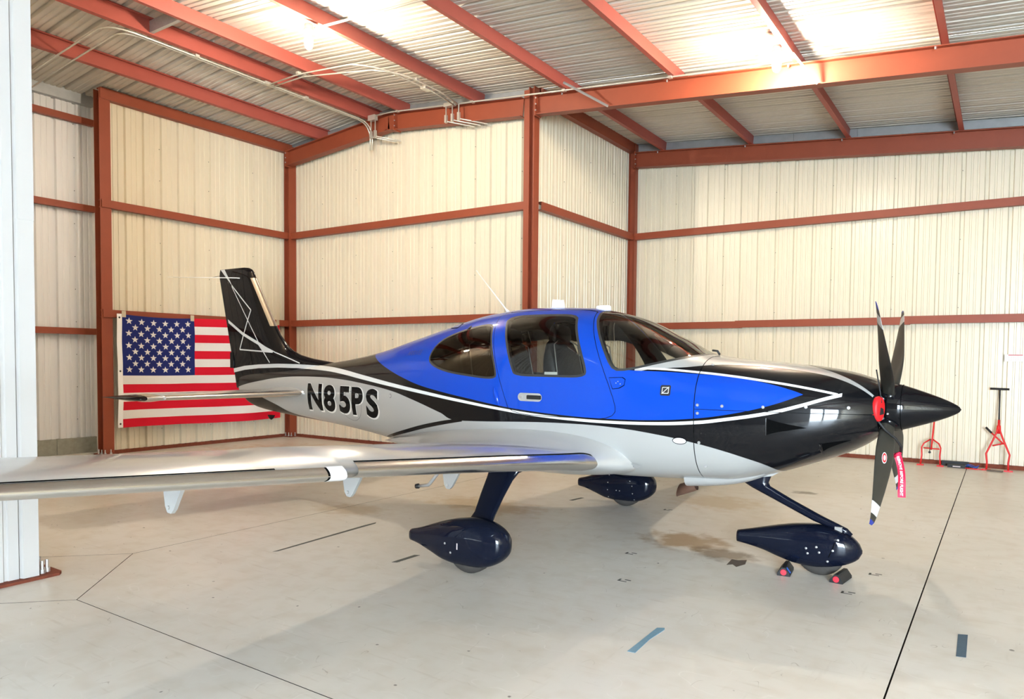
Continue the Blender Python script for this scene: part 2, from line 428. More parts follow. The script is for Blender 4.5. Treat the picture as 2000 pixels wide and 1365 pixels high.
def build_walls():
    # tail wall
    w = tag(empty('wall_back', (XT, 7.8, 0)), 'cream ribbed metal wall behind the tail where the flag hangs', 'wall', kind='structure')
    sheet_wall(w, (XT, 5.98), (0, 1), (-1, 0), YP-5.98, 0.0, lambda x: deck(XT)+0.04, 'cream_panel')
    for z in (G1, G2): girt_y(w, 5.9, YP-0.05, XT+0.13, z)
    girt_y(w, 5.9, YP-0.05, XT+0.12, deck(XT)-0.10, 0.11, 0.17, 'eave_strut')
    g = G(); g.add(*box(XT-0.03, XT+0.05, 6.05, YP-0.1, 0, 0.055)); g.mk('base_angle', 'rusty_plate', w)
    # rear wall left of the column
    w = tag(empty('wall_rear', (XL, 4.0, 0)), 'whiter ribbed metal wall left of the tail-wall column', 'wall', kind='structure')
    sheet_wall(w, (XL, 1.2), (0, 1), (-1, 0), 5.1, 0.20, lambda x: deck(XL)+0.06, 'white_panel')
    for z, h in ((5.30, 0.10), (3.93, 0.10), (1.96, 0.10)): girt_y(w, 1.2, 6.12, XL+0.11, z, 0.08, h)
    g = G(); g.add(*box(XL-0.1, XL+0.06, 1.2, 3.6, -0.02, 0.25)); g.mk('curb', 'curb_concrete', w)
    g = G(); g.add(*box(XL-0.1, XL+0.06, 3.605, 5.45, -0.02, 0.25)); g.mk('curb', 'curb_concrete', w)
    g = G(); g.add(*box(XL-0.1, XL+0.06, 5.455, 6.2, -0.02, 0.25)); g.mk('curb', 'curb_concrete', w)
    g = G(); g.add(*box(XL-0.06, XL+0.10, 1.2, 6.2, 5.56, 5.76)); g.mk('eave_trim', 'flashing', w)
    g = G(); g.add(*box(XL-0.04, XT+0.02, 6.06, 6.10, 0, deck(XT)+0.02)); g.mk('return_panel', 'white_panel', w)
    # pocket side wall
    w = tag(empty('wall_pocket', (-9, YP, 0)), 'cream ribbed metal wall beyond the tail boom', 'wall', kind='structure')
    sheet_wall(w, (XT, YP), (1, 0), (0, 1), X2-XT, 0.0, lambda x: deck(x)+0.04, 'cream_panel')
    for z in (G1, G2): girt_x(w, XT+0.1, X2-0.05, YP-0.13, z)
    g = G(); g.add(*box(XT+0.1, X2-0.1, YP-0.05, YP+0.03, 0, 0.055)); g.mk('base_angle', 'rusty_plate', w)
    g = G(); g.add(*plate([(XT, YP-0.02, deck(XT)-0.15), (XT, YP-0.02, deck(XT)-0.01), (RIDGE, YP-0.02, deck(RIDGE)-0.01), (RIDGE, YP-0.02, deck(RIDGE)-0.15)], (0, 0.01, 0))); g.mk('flashing', 'flashing', w)
    g = G(); g.add(*plate([(RIDGE, YP-0.02, deck(RIDGE)-0.15), (RIDGE, YP-0.02, deck(RIDGE)-0.01), (X2, YP-0.02, deck(X2)-0.01), (X2, YP-0.02, deck(X2)-0.15)], (0, 0.01, 0))); g.mk('flashing', 'flashing', w)
    # step wall
    w = tag(empty('wall_step', (X2, 11.4, 0)), 'cream ribbed metal wall facing the door behind the left wing', 'wall', kind='structure')
    sheet_wall(w, (X2, YP), (0, 1), (-1, 0), Y3-YP, 0.0, lambda x: deck(X2)+0.04, 'cream_panel')
    for z in (G1, G2): girt_y(w, YP+0.02, Y3-0.05, X2+0.13, z)
    girt_y(w, YP, Y3-0.05, X2+0.12, deck(X2)-0.10, 0.11, 0.19, 'eave_strut')
    g = G(); g.add(*box(X2-0.03, X2+0.05, YP, Y3-0.1, 0, 0.055)); g.mk('base_angle', 'rusty_plate', w)
    # far wing-bay wall
    w = tag(empty('wall_right', (-2, Y3, 0)), 'long cream ribbed metal wall behind the nose and propeller', 'wall', kind='structure')
    sheet_wall(w, (X2, Y3), (1, 0), (0, 1), XF-X2, 0.0, lambda x: deck(x)+0.04, 'cream_panel')
    girt_x(w, X2+0.1, XF, Y3-0.13, G1)
    girt_x(w, X2+0.1, -3.9, Y3-0.13, G2-0.01); girt_x(w, -4.0, -1.25, Y3-0.135, G2); girt_x(w, -1.35, XF, Y3-0.13, G2+0.012)
    g = G(); g.add(*box(X2+0.1, XF, Y3-0.05, Y3+0.03, 0, 0.06)); g.mk('base_angle', 'rusty_plate', w)
    xs = [X2, -3.1, -2.1, -0.75, XF]
    for a, b in zip(xs[:-1], xs[1:]):
        g = G(); g.add(*plate([(a+0.004, Y3-0.03, deck(a)-0.14), (a+0.004, Y3-0.03, deck(a)-0.01), (b, Y3-0.03, deck(b)-0.01), (b, Y3-0.03, deck(b)-0.14)], (0, 0.012, 0))); g.mk('flashing', 'flashing', w)
    # near-left white wall of the right wing bay, ending at the pillar
    w = tag(empty('wall_left', (-5.62, 0.5, 0)), 'white ribbed wall panel at the left edge with flat corner trim', 'wall', kind='structure')
    sheet_wall(w, (-5.62, 2.235-0.9144*8), (0, 1), (-1, 0), 0.9144*8, 0.02, lambda x: deck(-5.62)-0.02, 'trim_white')
    g = G(); g.add(*plate([(-5.640, 2.240, 0.02), (-5.600, 2.255, 0.02), (-5.600, 2.355, 0.02), (-5.66, 2.355, 0.02), (-5.66, 2.240, 0.02)], (0, 0, 2.52))); g.mk('corner_trim', 'trim_white', w)
    g = G(); g.add(*plate([(-5.640, 2.240, 2.50), (-5.597, 2.252, 2.50), (-5.597, 2.358, 2.50), (-5.66, 2.358, 2.50), (-5.66, 2.240, 2.50)], (0, 0, 3.1))); g.mk('corner_trim', 'trim_white', w)
    # unseen sides behind the camera: door side and near side with the open doorway
    w = tag(empty('wall_front', (XF, 4, 0)), 'closed hangar door leaves in front of the propeller', 'wall', kind='structure')
    sheet_wall(w, (XF, YN), (0, 1), (1, 0), Y3-YN, 0.0, lambda x: deck(XF), 'cream_panel', False)
    w = tag(empty('wall_near', (-2, YN, 0)), 'near hangar wall behind the camera with the open doorway', 'wall', kind='structure')
    sheet_wall(w, (-5.62, YN), (1, 0), (0, -1), DOOR['x0']+5.62, 0.0, lambda x: deck(x), 'dark_wall', False)
    g = G(); g.add(*box(DOOR['x1'], XF, YN-0.04, YN, 0, deck(DOOR['x1']))); g.add(*box(DOOR['x0'], DOOR['x1'], YN-0.04, YN, DOOR['z1'], deck(DOOR['x0'])))
    g.add(*box((DOOR['x0']+DOOR['x1'])/2-0.10, (DOOR['x0']+DOOR['x1'])/2+0.10, YN-0.04, YN, 0, DOOR['z1'])); g.mk('doorway_frame', 'dark_wall', w)
    w = tag(empty('wall_far_left', (-9, 1.2, 0)), 'ribbed wall closing the bay left of the tail', 'wall', kind='structure')
    sheet_wall(w, (XL, 1.2), (1, 0), (0, -1), -5.7-XL, 0.0, lambda x: deck(x), 'cream_panel', False)
build_walls()

# ------------------------------------------------------------------ roof
PURLINS = [-10.72, -9.37, -8.66, -7.06, -5.40, -3.78, -2.22, -0.66, 0.92, 2.5, 4.06]
def build_roof():
    c = tag(empty('ceiling', (-4, 4, 5.5)), 'bare metal hangar roof of ribbed sheets on red purlins', 'ceiling', kind='structure')
    # roof sheets, ribs up the slope
    y = YN-0.1; i = 0
    def sheet(y0, L, xa, xb):
        pr = clip_profile(rib_profile(), L); m = len(pr); lap = 0.0
        v = [(xa, y0+s, deck(xa)+d+lap) for s, d in pr]+[(xb, y0+s, deck(xb)+d+lap) for s, d in pr]
        mk('roof_sheet', v, [(k, m+k, m+k+1, k+1) for k in range(m-1)], 'roof_panel', c)
    while y < YP+0.05:
        L = min(SHEET, YP+0.05-y)
        if y+L > 1.2: sheet(y, L, XL-0.1, RIDGE)
        sheet(y, L, RIDGE, XF+0.1); y += L; i += 1
    while y < Y3+0.1:
        L = min(SHEET, Y3+0.1-y); sheet(y, L, X2-0.05, XF+0.1); y += L; i += 1
    # ridge purlins are a pair; web leans with the slope
    for x in PURLINS:
        yend = YP-0.03 if x < X2 else Y3-0.02
        up = 1 if x > RIDGE else -1
        n = np.array([SLOPE*up, 0, 1.0]); n /= np.linalg.norm(n); a = np.array([n[2], 0, -n[0]])
        ctr = (x, 0, raft_top(x)+0.098)
        pr = z_profile(0.065, 0.195) if up > 0 else [(-s, t) for s, t in z_profile(0.065, 0.195)][::-1]
        y0 = YN if x > -5.5 else 1.25
        g = G(); g.add(*extrude(pr, (ctr[0], y0, ctr[2]), (ctr[0], yend, ctr[2]), a, n)); g.mk('purlin', 'primer_red_roof', c)
    # tie channels between the ridge pair
    for y in (5.35, 1.8):
        g = G(); pr = c_profile(0.05, 0.15)
        g.add(*extrude(pr, (-9.36, y, 5.86), (-8.67, y, 5.86), (0, 1, 0), (0, 0, 1))); g.mk('ridge_tie', 'galvanised', c)
    # rafters
    def rafter(y, xa, xb, h=0.28, w=0.15):
        d = np.array([xb-xa, 0, raft_top(xb)-raft_top(xa)]); d /= np.linalg.norm(d); n = np.array([-d[2], 0, d[0]])
        pa = np.array([xa, y, raft_top(xa)])-n*h/2; pb = np.array([xb, y, raft_top(xb)])-n*h/2
        g = G(); g.add(*extrude(i_profile(w, h), pa, pb, (0, 1, 0), n)); return g.mk('rafter', 'primer_red', c)
    rafter(9.43, XT+0.17, RIDGE); rafter(9.43, RIDGE, X2-0.07); rafter(9.43, X2+0.17, XF)
    rafter(12.98, X2+0.16, XF)
    rafter(2.3, XL+0.2, RIDGE); rafter(2.3, RIDGE, XF); rafter(YN+0.15, -5.5, XF)
    # bolted end plates, splice plates and stiffeners on the long rafter
    def endplate(x, y0=9.35, h=0.30):
        z = raft_top(x)
        g = G(); g.add(*box(x-0.01, x+0.01, y0-0.01, y0+0.16, z-h, z+0.01)); o = g.mk('end_plate', 'primer_red', c)
        for k in range(3):
            b = G(); b.add(*lathe((x+0.022, y0-0.012, z-0.05-0.09*k), (0, -1, 0), [(0, 0.011), (0.012, 0.011)], 8)); b.mk('bolt', 'bolt_metal', o)
    endplate(X2+0.18); endplate(XT+0.19); endplate(RIDGE+0.2); endplate(X2+0.18, 12.90)
    for x in (-5.3, -3.0, -0.5):
        z = raft_top(x)
        g = G(); g.add(*plate([(x, 9.37, z-0.01), (x+0.008, 9.37, z-0.01), (x+0.008, 9.42, z-0.27), (x, 9.42, z-0.27)], (0, 0.03, 0)))
    # flange braces (light angle) from rafter bottom flange to purlin
    for xb, xp in ((-4.72, -5.3), (-1.95, -2.2)):
        g = G(); g.add(*tube([(xb, 9.34, raft_top(xb)-0.285), (xp+0.02, 9.05, raft_top(xp)+0.015)], 0.018, 4)); g.mk('flange_brace', 'galvanised', c)
    # purlin clips
    for x in PURLINS[4:8]:
        for yy in (9.34, 12.88):
            z = raft_top(x)+0.006
            b = G(); b.add(*lathe((x-0.07, yy, z-0.02), (0, 0, -1), [(0, 0.012), (0.03, 0.012)], 8)); b.mk('bolt', 'bolt_metal', c)
build_roof()

# ------------------------------------------------------------------ columns
def column(name, label, x, y, w, d, top, plate_=True, extra=None):
    """H column: flanges face +-x (width d along y), web along x (depth w)"""
    e = tag(empty(name, (x, y, 0)), label, 'column', kind='structure')
    pr = [(t, s) for s, t in i_profile(d, w, 0.012, 0.012)][::-1]
    g = G(); g.add(*extrude(pr, (x, y, 0.015), (x, y, top), (1, 0, 0), (0, 1, 0))); g.mk('shaft', 'primer_red', e)
    g = G(); g.add(*box(x-w/2-0.06, x+w/2+0.06, y-d/2-0.04, y+d/2+0.04, 0, 0.018)); p = g.mk('base_plate', 'rusty_plate', e)
    for dx, dy in ((-0.03, -0.08), (0.06, -0.08), (w/2+0.04, 0.03), (w/2+0.04, -0.06)):
        b = G(); b.add(*lathe((x+dx, y+dy-0.02, 0.018), (0, 0, 1), [(0, 0.018), (0.02, 0.018), (0.021, 0.009), (0.07, 0.009)], 8)); b.mk('anchor_bolt', 'bolt_metal', p)
    return e
column('steel_column', 'red steel column left of the flag', -11.82, 5.97, 0.17, 0.17, deck(-11.8)-0.03)
column('steel_column', 'red steel corner column right of the flag behind the tail fin', -11.74, 9.53, 0.15, 0.17, raft_top(-11.7)+0.12)
c2 = column('steel_column', 'tall red steel column rising behind the cabin roof', -6.05, 9.50, 0.10, 0.15, raft_top(-6.1)+0.16)
g = G(); g.add(*box(-6.20, -6.115, 9.45, 9.56, 0.015, raft_top(-6.1)+0.13)); g.mk('jamb_channel', 'primer_red', c2)
column('steel_column', 'red steel corner column behind the windshield', -6.03, 13.05, 0.14, 0.12, raft_top(-6.0)+0.18)
def pillar():
    e = tag(empty('pillar_column', (-5.74, 2.28, 0)), 'column base with rusty plate behind the white corner trim at left', 'column', kind='structure')
    pr = i_profile(0.15, 0.20)
    g = G(); g.add(*extrude(pr, (-5.76, 2.27, 0.02), (-5.76, 2.27, deck(-5.8)), (0, 1, 0), (1, 0, 0))); g.mk('shaft', 'primer_red', e)
    g = G(); g.add(*plate([(-5.61, 2.00, 0), (-5.555, 2.03, 0), (-5.56, 2.47, 0), (-5.60, 2.50, 0), (-5.93, 2.50, 0), (-5.93, 2.02, 0)], (0, 0, 0.02))); p = g.mk('base_plate', 'rusty_plate', e)
    for dx, dy in ((-5.66, 2.43), (-5.78, 2.43), (-5.64, 2.39)):
        b = G(); b.add(*lathe((dx, dy, 0.02), (0, 0, 1), [(0, 0.022), (0.03, 0.022), (0.031, 0.012), (0.09, 0.012)], 8)); b.mk('anchor_bolt', 'bolt_metal', p)
pillar()

# ------------------------------------------------------------------ lamps
def lamp(label, x, y, zb, group='bare bulb lamps under the purlins', glow='bulb_glow'):
    """bulb hangs below a round box; zb: underside of the purlin it is fixed to"""
    e = tag(empty('ceiling_lamp', (x, y, zb)), label, 'lamp', group)
    g = G(); g.add(*lathe((x, y, zb), (0, 0, -1), [(0, 0.052), (0.055, 0.052), (0.06, 0.04)], 16)); g.mk('junction_box', 'lamp_white', e, True)
    g = G(); g.add(*lathe((x, y, zb-0.055), (0, 0, -1), [(0, 0.045), (0.005, 0.062), (0.045, 0.064), (0.05, 0.03), (0.09, 0.026)], 20)); g.mk('lamp_holder', 'lamp_white', e, True)
    g = G(); g.add(*lathe((x, y, zb-0.12), (0, 0, -1), [(0, 0.022), (0.02, 0.034), (0.05, 0.048), (0.09, 0.05), (0.13, 0.047), (0.16, 0.036), (0.175, 0.016), (0.178, 0.002)], 16)); g.mk('bulb', glow, e, True)
lamp('glowing bare bulb lamp under the roof above the tail', -7.10, 6.05, 5.60)
lamp('unseen bare bulb fill lamp added behind the white left wall panel', -9.6, 1.9, 5.68, glow='fill_bulb_glow')  # extra lamp out of view, added to brighten the rear wall at left
lamp('glowing bare bulb lamp in front of the long red rafter', -2.30, 8.85, 5.24)

# ------------------------------------------------------------------ electrical conduit
def conduit(label, paths, r=0.011, straps=(), boxes=(), group='electrical conduits under the roof'):
    e = tag(empty('conduit', paths[0][0]), label, 'conduit', group)
    for p in paths:
        g = G(); g.add(*tube(p, r, 8)); g.mk('pipe', 'conduit_metal', e, True)
    for s in straps:
        g = G(); g.add(*box(s[0]-0.025, s[0]+0.025, s[1]-0.03, s[1]+0.03, s[2]-0.018, s[2]+0.018)); g.mk('strap', 'conduit_metal', e)
    for b in boxes:
        g = G(); g.add(*box(*b)); g.mk('fitting', 'conduit_metal', e)
    return e
zc = lambda x: raft_top(x)-0.01
# long run under the purlins beside the rafter to the right-hand lamp
long_pts = [(-9.25, 9.28, 5.90-0.12)]+[(x, 9.28, zc(x)-0.0) for x in (-8.8, -7.5, -5.4, -3.8, -2.75)]+arc((-2.7, 9.28, zc(-2.7)), (-2.5, 9.25, zc(-2.5)), (-2.33, 8.92, 5.19), 4)
conduit('long conduit running beside the rafter to the right-hand lamp', [long_pts], 0.013,
        [(x, 9.28, zc(x)) for x in (-8.66, -7.06, -5.40, -3.78)], [(-9.32, -9.16, 9.24, 9.32, 5.70, 5.79), (-7.62, -7.42, 9.24, 9.32, zc(-7.5)-0.03, zc(-7.5)+0.03)])
# left droppers near the ridge
def dropper(label, x, xs, zlow, y1):
    P = []
    for dx in xs:
        zt = zc(x)
        P.append([(x+dx, 9.27, zt), (x+dx, 9.27, zlow+0.02), (x+dx+0.02, 9.29, zlow), (x+dx+0.42, y1, zlow-0.10)])
    bx = [(x+dx-0.02, x+dx+0.02, 9.25, 9.29, zlow-0.02, zlow+0.10) for dx in xs]
    conduit(label, P, 0.011, (), bx)
dropper('pair of bent conduit droppers at the roof ridge', -9.22, (-0.05, 0.05), 5.42, 9.47)
dropper('three bent conduit droppers left of the tall column', -7.52, (-0.07, 0.06, 0.19), 5.40, 9.47)
# run up the left slope and along the ridge purlin
for k, dy in enumerate((0.0, 0.2)):
    y0 = 4.80+dy; zr = 5.69; xr = -9.33-0.05*k
    path = [(-12.2, y0-0.02, 5.42), (-10.8, y0, 5.575), (-9.65, y0, 5.67)]+arc((-9.6, y0, 5.675), (-9.36, y0, zr), (xr, y0+0.32, zr), 5)+[(xr, 7.2, zr), (xr, 9.0, zr)]+arc((xr, 9.05, zr), (xr, 9.32, zr), (xr+0.03, 9.33, 5.45), 5)+[(xr+0.03, 9.33, 5.22)]
    conduit(('upper' if k == 0 else 'lower')+' of two parallel conduits bending along the ridge purlin', [path], 0.012,
            [(xr, 6.0, zr+0.01), (xr, 7.9, zr+0.01)], [(xr-0.04, xr+0.04, 7.1, 7.2, zr-0.02, zr+0.02)] if k == 0 else ())
# two branches from the ridge purlin across to the next purlin
for k, (yy, xe, y2) in enumerate(((7.18, -7.30, 7.45), (7.28, -7.20, 7.75))):
    path = [(-9.30, yy-0.02*k, 5.68), (-8.66, yy+0.01, 5.70), (xe-0.28, y2-0.33+0.08, 5.615)]+arc((xe-0.25, y2-0.3+0.08, 5.61), (xe, y2-0.05, 5.60), (xe+0.02, y2+0.3, 5.60), 5)+[(xe+0.02, 8.6, 5.60), (-7.42+0.08*k, 9.25, 5.63)]
    conduit(('farther' if k else 'nearer')+' branch conduit crossing between purlins beside the left lamp', [path], 0.011, [(-8.66, yy+0.01, 5.715), (xe+0.02, y2+0.35, 5.61)],
            [(xe-0.03, xe+0.07, 8.35, 8.5, 5.58, 5.62)] if k == 0 else ())
conduit('straight conduit from the left lamp towards the door', [[(-7.05, 6.10, 5.56)]+[(x, 6.10, zc(x)-0.02) for x in (-5.4, -3.78, -2.22, 1.0)]], 0.014)

# ------------------------------------------------------------------ flag
def build_flag():
    e = tag(empty('american_flag', (-11.64, 7.65, 0.40)), 'large American flag hung on the back wall behind the tail', 'flag')
    Y0, Y1, ZT, ZB = 6.15, 9.20, 2.235, 0.405
    Wd, Ht = Y1-Y0, ZT-ZB
    def S(s, t, off=0.0):
        """s 0..1 along, t 0..1 down"""
        y = Y0+Wd*s; sag = 0.012*math.sin(s*math.pi*2.0)*(1-t)
        z = ZT-Ht*t-sag+0.02*math.sin(s*5.0+1)*t-0.015*(1-t)*math.sin(math.pi*min(1, s/0.41))
        x = -11.655+0.010*math.sin(s*23+t*3)*(0.3+t)+0.008*math.sin(s*9-t*7)+0.006*math.sin(t*19+s*11)+off
        return (x, y, z)
    def cloth(name, s0, s1, t0, t1, m, off=0.0, ns=40, nt=4, par=None):
        v = [S(s0+(s1-s0)*i/ns, t0+(t1-t0)*j/nt, off) for j in range(nt+1) for i in range(ns+1)]
        f = [(j*(ns+1)+i, j*(ns+1)+i+1, (j+1)*(ns+1)+i+1, (j+1)*(ns+1)+i) for j in range(nt) for i in range(ns)]
        return mk(name, v, f, m, par or e, True)
    for k in range(13):
        s0 = 0.0 if k >= 7 else 0.4137
        part(cloth('stripe', s0, 1.0, k/13, (k+1)/13, 'flag_red' if k % 2 == 0 else 'flag_white'), 'red stripe' if k % 2 == 0 else 'white stripe')
    can = part(cloth('canton', 0, 0.4137, 0, 7/13, 'flag_blue', 0, 40, 20), 'dark blue canton')
    for r in range(9):
        n = 6 if r % 2 == 0 else 5
        for c in range(n):
            s = 0.4137*((2*c+1+(r % 2))/12.0)*0.97+0.004; t = 7/13*(r+1)/10.0
            v = [S(s, t, 0.006)]
            for k in range(10):
                a = math.pi/2+k*math.pi/5; rr = 0.058 if k % 2 == 0 else 0.024
                v.append(S(s+rr*math.cos(a)/Wd, t-rr*math.sin(a)/Ht, 0.005))
            mk('star', v, [(0, 1+k, 1+(k+1) % 10) for k in range(10)], 'flag_white', can)
    # heading with grommets
    ns, nt = 2, 30
    v = [(S(0, j/nt)[0]+0.004, Y0-0.075+0.08*i/ns, S(0, j/nt)[2]+0.005) for j in range(nt+1) for i in range(ns+1)]
    f = [(j*(ns+1)+i, j*(ns+1)+i+1, (j+1)*(ns+1)+i+1, (j+1)*(ns+1)+i) for j in range(nt) for i in range(ns)]
    hd = part(mk('heading', v, f, 'canvas_white', e, True), 'white canvas heading strip')
    for t in (0.03, 0.5, 0.965):
        p = S(0, t); g = G(); g.add(*lathe((p[0]+0.004, Y0-0.035, p[2]), (1, 0, 0), [(0, 0.016), (0.005, 0.012), (0.005, 0.004)], 10)); g.mk('grommet', 'seal_rubber', hd)
    for s in (0.01, 0.40, 0.985):
        p = S(s, 0); g = G(); g.add(*box(p[0]+0.004, p[0]+0.01, p[1]-0.03, p[1]+0.035, p[2]-0.045, p[2]+0.055)); part(g.mk('tape_piece', 'tape_clear', e), 'piece of tape holding the top edge')
build_flag()

# ------------------------------------------------------------------ tape and patches on the floor
def floor_patch(name, label, poly, m, cat='tape', z=0.0015):
    g = G(); g.add(*plate([(x, y, 0.0) for x, y in poly], (0, 0, z))); return tag(g.mk(name, m), label, cat)
floor_patch('floor_tape', 'blue-grey tape strip on the floor in the front centre', [(-1.645, 3.575), (-1.60, 3.58), (-1.612, 3.80), (-1.60, 3.99), (-1.612, 4.02), (-1.65, 3.995)], 'tape_blue')
floor_patch('floor_tape', 'slate tape rectangle on the floor at the right front', [(-0.168, 4.538), (-0.122, 4.551), (-0.128, 4.94), (-0.176, 4.92)], 'tape_slate')
floor_patch('floor_tape', 'short dark tape strip on the floor left of the main wheel', [(-3.875, 4.10), (-3.835, 4.12), (-3.83, 4.38), (-3.872, 4.36)], 'tape_dark')
floor_patch('floor_tape', 'short dark tape strip on the floor behind the far wheel', [(-4.0, 7.09), (-3.955, 7.10), (-3.93, 7.32), (-3.97, 7.31)], 'tape_dark')
floor_patch('floor_patch', 'ragged dark patch on the floor behind the nose wheel', [(-1.735, 5.56), (-1.70, 5.60), (-1.655, 5.545), (-1.62, 5.66), (-1.645, 5.79), (-1.70, 5.74), (-1.75, 5.74)], 'patch_brown', 'patch')
floor_patch('floor_strip', 'long thin worn strip on the floor below the wing', [(-4.86, 3.76), (-4.84, 3.80), (-4.915, 4.98), (-4.945, 5.02), (-4.945, 4.85)], 'tape_dark', 'tape')
for k, (x, y, lab) in enumerate(((-2.47, 5.42, 'small stencilled dark mark on the floor between the wheels'), (-2.2, 4.72, 'small bracket-shaped mark on the floor ahead of the main wheel'), (-0.83, 5.36, 'small dark mark on the floor below the propeller'), (-0.74, 5.95, 'dark double mark on the floor right of the nose wheel'), (-2.89, 7.25, 'small dark spot on the floor under the exhaust'))):
    g = G()
    g.add(*box(x-0.05, x+0.02, y-0.02, y-0.008, 0, 0.001)); g.add(*box(x-0.05, x-0.035, y-0.02, y+0.03, 0, 0.001)); g.add(*box(x-0.01, x+0.035, y+0.02, y+0.036, 0, 0.001))
    tag(g.mk('floor_mark', 'tape_dark'), lab, 'mark')

# ------------------------------------------------------------------ things along the far wall
def tow_bar():
    e = tag(empty('tow_bar', (-0.04, 12.85, 0)), 'red tow bar with black T handle leaning on the right wall', 'tow bar')
    Y = 12.72
    def p(x, z): return (x, Y+0.10+0.24*z/1.2, z)
    for s, foot in ((-1, -0.175), (1, 0.095)):
        path = [p(foot, 0.01), p(foot-0.005*s, 0.12), p(foot+0.01*s, 0.24), p(-0.04+0.055*s, 0.47), p(-0.04+0.018*s, 0.58), p(-0.04+0.012*s, 0.66)]
        g = G(); g.add(*tube(path, 0.013, 8)); g.mk('leg', 'jack_red', e, True)
        g = G(); q = p(foot, 0); g.add(*box(foot-0.055, foot+0.055, q[1]-0.04, q[1]+0.02, 0, 0.02)); g.mk('foot', 'jack_red', e)
    g = G(); g.add(*tube([p(-0.04, 0.54), p(-0.04, 0.74)], 0.017, 10)); g.mk('socket', 'jack_red', e, True)
    g = G(); g.add(*tube([p(-0.04, 0.72), p(-0.042, 1.19)], 0.011, 10)); g.mk('shaft', 'panel_black', e, True)
    g = G(); g.add(*tube([p(-0.165, 1.20), p(0.075, 1.195)], 0.017, 10)); g.mk('handle', 'black_rubber', e, True)
    g = G(); g.add(*tube([p(-0.11, 0.36), p(0.02, 0.40)], 0.011, 8)); g.mk('cross_bar', 'jack_red', e, True)
    g = G(); g.add(*tube([p(0.03, 0.39), p(-0.13, 0.55)], 0.011, 8)); g.mk('lever', 'jack_red', e, True)
    g = G(); g.add(*tube([p(-0.125, 0.545), p(-0.20, 0.625)], 0.015, 8)); g.mk('lever_grip', 'black_rubber', e, True)
tow_bar()
def tail_stand():
    e = tag(empty('tow_fork', (-0.9, 12.85, 0)), 'red tubular tow fork leaning on the right wall below the spinner', 'tow bar')
    Y = 12.78
    def p(x, z): return (x, Y+0.06+0.30*z/1.2, z)
    for s, foot in ((-1, -1.03), (1, -0.765)):
        path = [p(foot, 0.01), p(foot+0.012*s*-1, 0.15), p(foot-0.004*s, 0.27), p(-0.895+0.10*s, 0.335), p(-0.895+0.012*s, 0.40)]
        g = G(); g.add(*tube(path, 0.011, 8)); g.mk('leg', 'jack_red', e, True)
        g = G(); q = p(foot, 0); g.add(*box(foot-0.045, foot+0.045, q[1]-0.05, q[1]+0.02, 0, 0.018)); g.mk('foot', 'jack_red', e)
    g = G(); g.add(*tube([p(-0.895, 0.24), p(-0.885, 0.45), p(-0.86, 0.95)], [0.012, 0.013, 0.008], 8)); g.mk('shaft', 'jack_red', e, True)
    g = G(); g.add(*tube([p(-1.0, 0.262), p(-0.785, 0.255)], 0.010, 8)); g.mk('cross_bar', 'jack_red', e, True)
    g = G(); q = p(-0.91, 0.42); g.add(*tube([(q[0], q[1]-0.03, 0.40), (q[0]-0.005, q[1]-0.05, 0.21)], 0.006, 6)); g.add(*lathe((q[0]-0.005, q[1]-0.05, 0.20), (0, -1, 0), [(-0.01, 0.018), (0.01, 0.018)], 10)); g.mk('latch_chain', 'black_rubber', e)
tail_stand()
def floor_clutter():
    g = G(); g.add(*box(-0.755, -0.40, 12.98, 13.05, 0.0, 0.075)); tag(g.mk('black_bar', 'black_rubber'), 'long black bar on the floor against the right wall', 'bar')
    e = tag(empty('black_case', (-0.55, 12.87, 0)), 'flat black case with a pale label on the floor by the right wall', 'case')
    g = G(); g.add(*plate([(-0.67, 12.80, 0), (-0.43, 12.80, 0), (-0.43, 12.92, 0), (-0.67, 12.92, 0)], (0, 0, 0.045))); g.mk('case_body', 'black_rubber', e)
    g = G(); g.add(*box(-0.60, -0.50, 12.797, 12.80, 0.014, 0.030)); g.mk('label_patch', 'print_grey', e)
    e = tag(empty('coiled_cord', (-0.36, 12.92, 0)), 'coiled blue cord lying on the floor beside the tow bar', 'cord')
    for k in range(3):
        pts = [(-0.36+(0.07+0.01*k)*math.cos(a), 12.90+(0.04+0.008*k)*math.sin(a), 0.012+0.012*k+0.012*math.sin(3*a+k)) for a in np.linspace(0, 2*math.pi, 25)]
        g = G(); g.add(*tube(pts, 0.006, 6)); g.mk('loop', 'cord_blue' if k != 0 else 'black_rubber', e, True)
    pts = [(-0.44+0.26*t, 12.80-0.03*math.sin(3*t), 0.008) for t in np.linspace(0, 1, 8)]
    g = G(); g.add(*tube(pts, 0.008, 6)); tag(g.mk('red_strap', 'jack_red', smooth=True), 'thin red strap on the floor beside the tow bar foot', 'strap')
    g = G(); g.add(*plate([(-0.17, 12.70, 0), (0.02, 12.66, 0), (0.03, 12.72, 0), (-0.15, 12.76, 0)], (0, 0, 0.02))); tag(g.mk('rubber_pad', 'patch_brown'), 'dark flat pad on the floor under the tow bar foot', 'pad')
    e = tag(empty('wall_sign', (0.11, 13.07, 1.61)), 'small white paper notice with red print on the right wall', 'sign')
    g = G(); g.add(*box(0.0, 0.228, 13.125, 13.13, 1.61, 1.712)); g.mk('paper', 'paper_white', e)
    g = G(); g.add(*box(0.045, 0.225, 13.122, 13.125, 1.697, 1.709)); g.mk('print_band', 'print_red', e)
    g = G()
    for r in range(4):
        for c in range(6):
            if random.random() < 0.85:
                x = 0.045+0.028*c+random.uniform(0, 0.006); g.add(*box(x, x+random.uniform(0.008, 0.016), 13.122, 13.125, 1.624+0.017*r, 1.632+0.017*r))
    pl = g.mk('print_lines', 'print_grey', e); pl['kind'] = 'stuff'
floor_clutter()

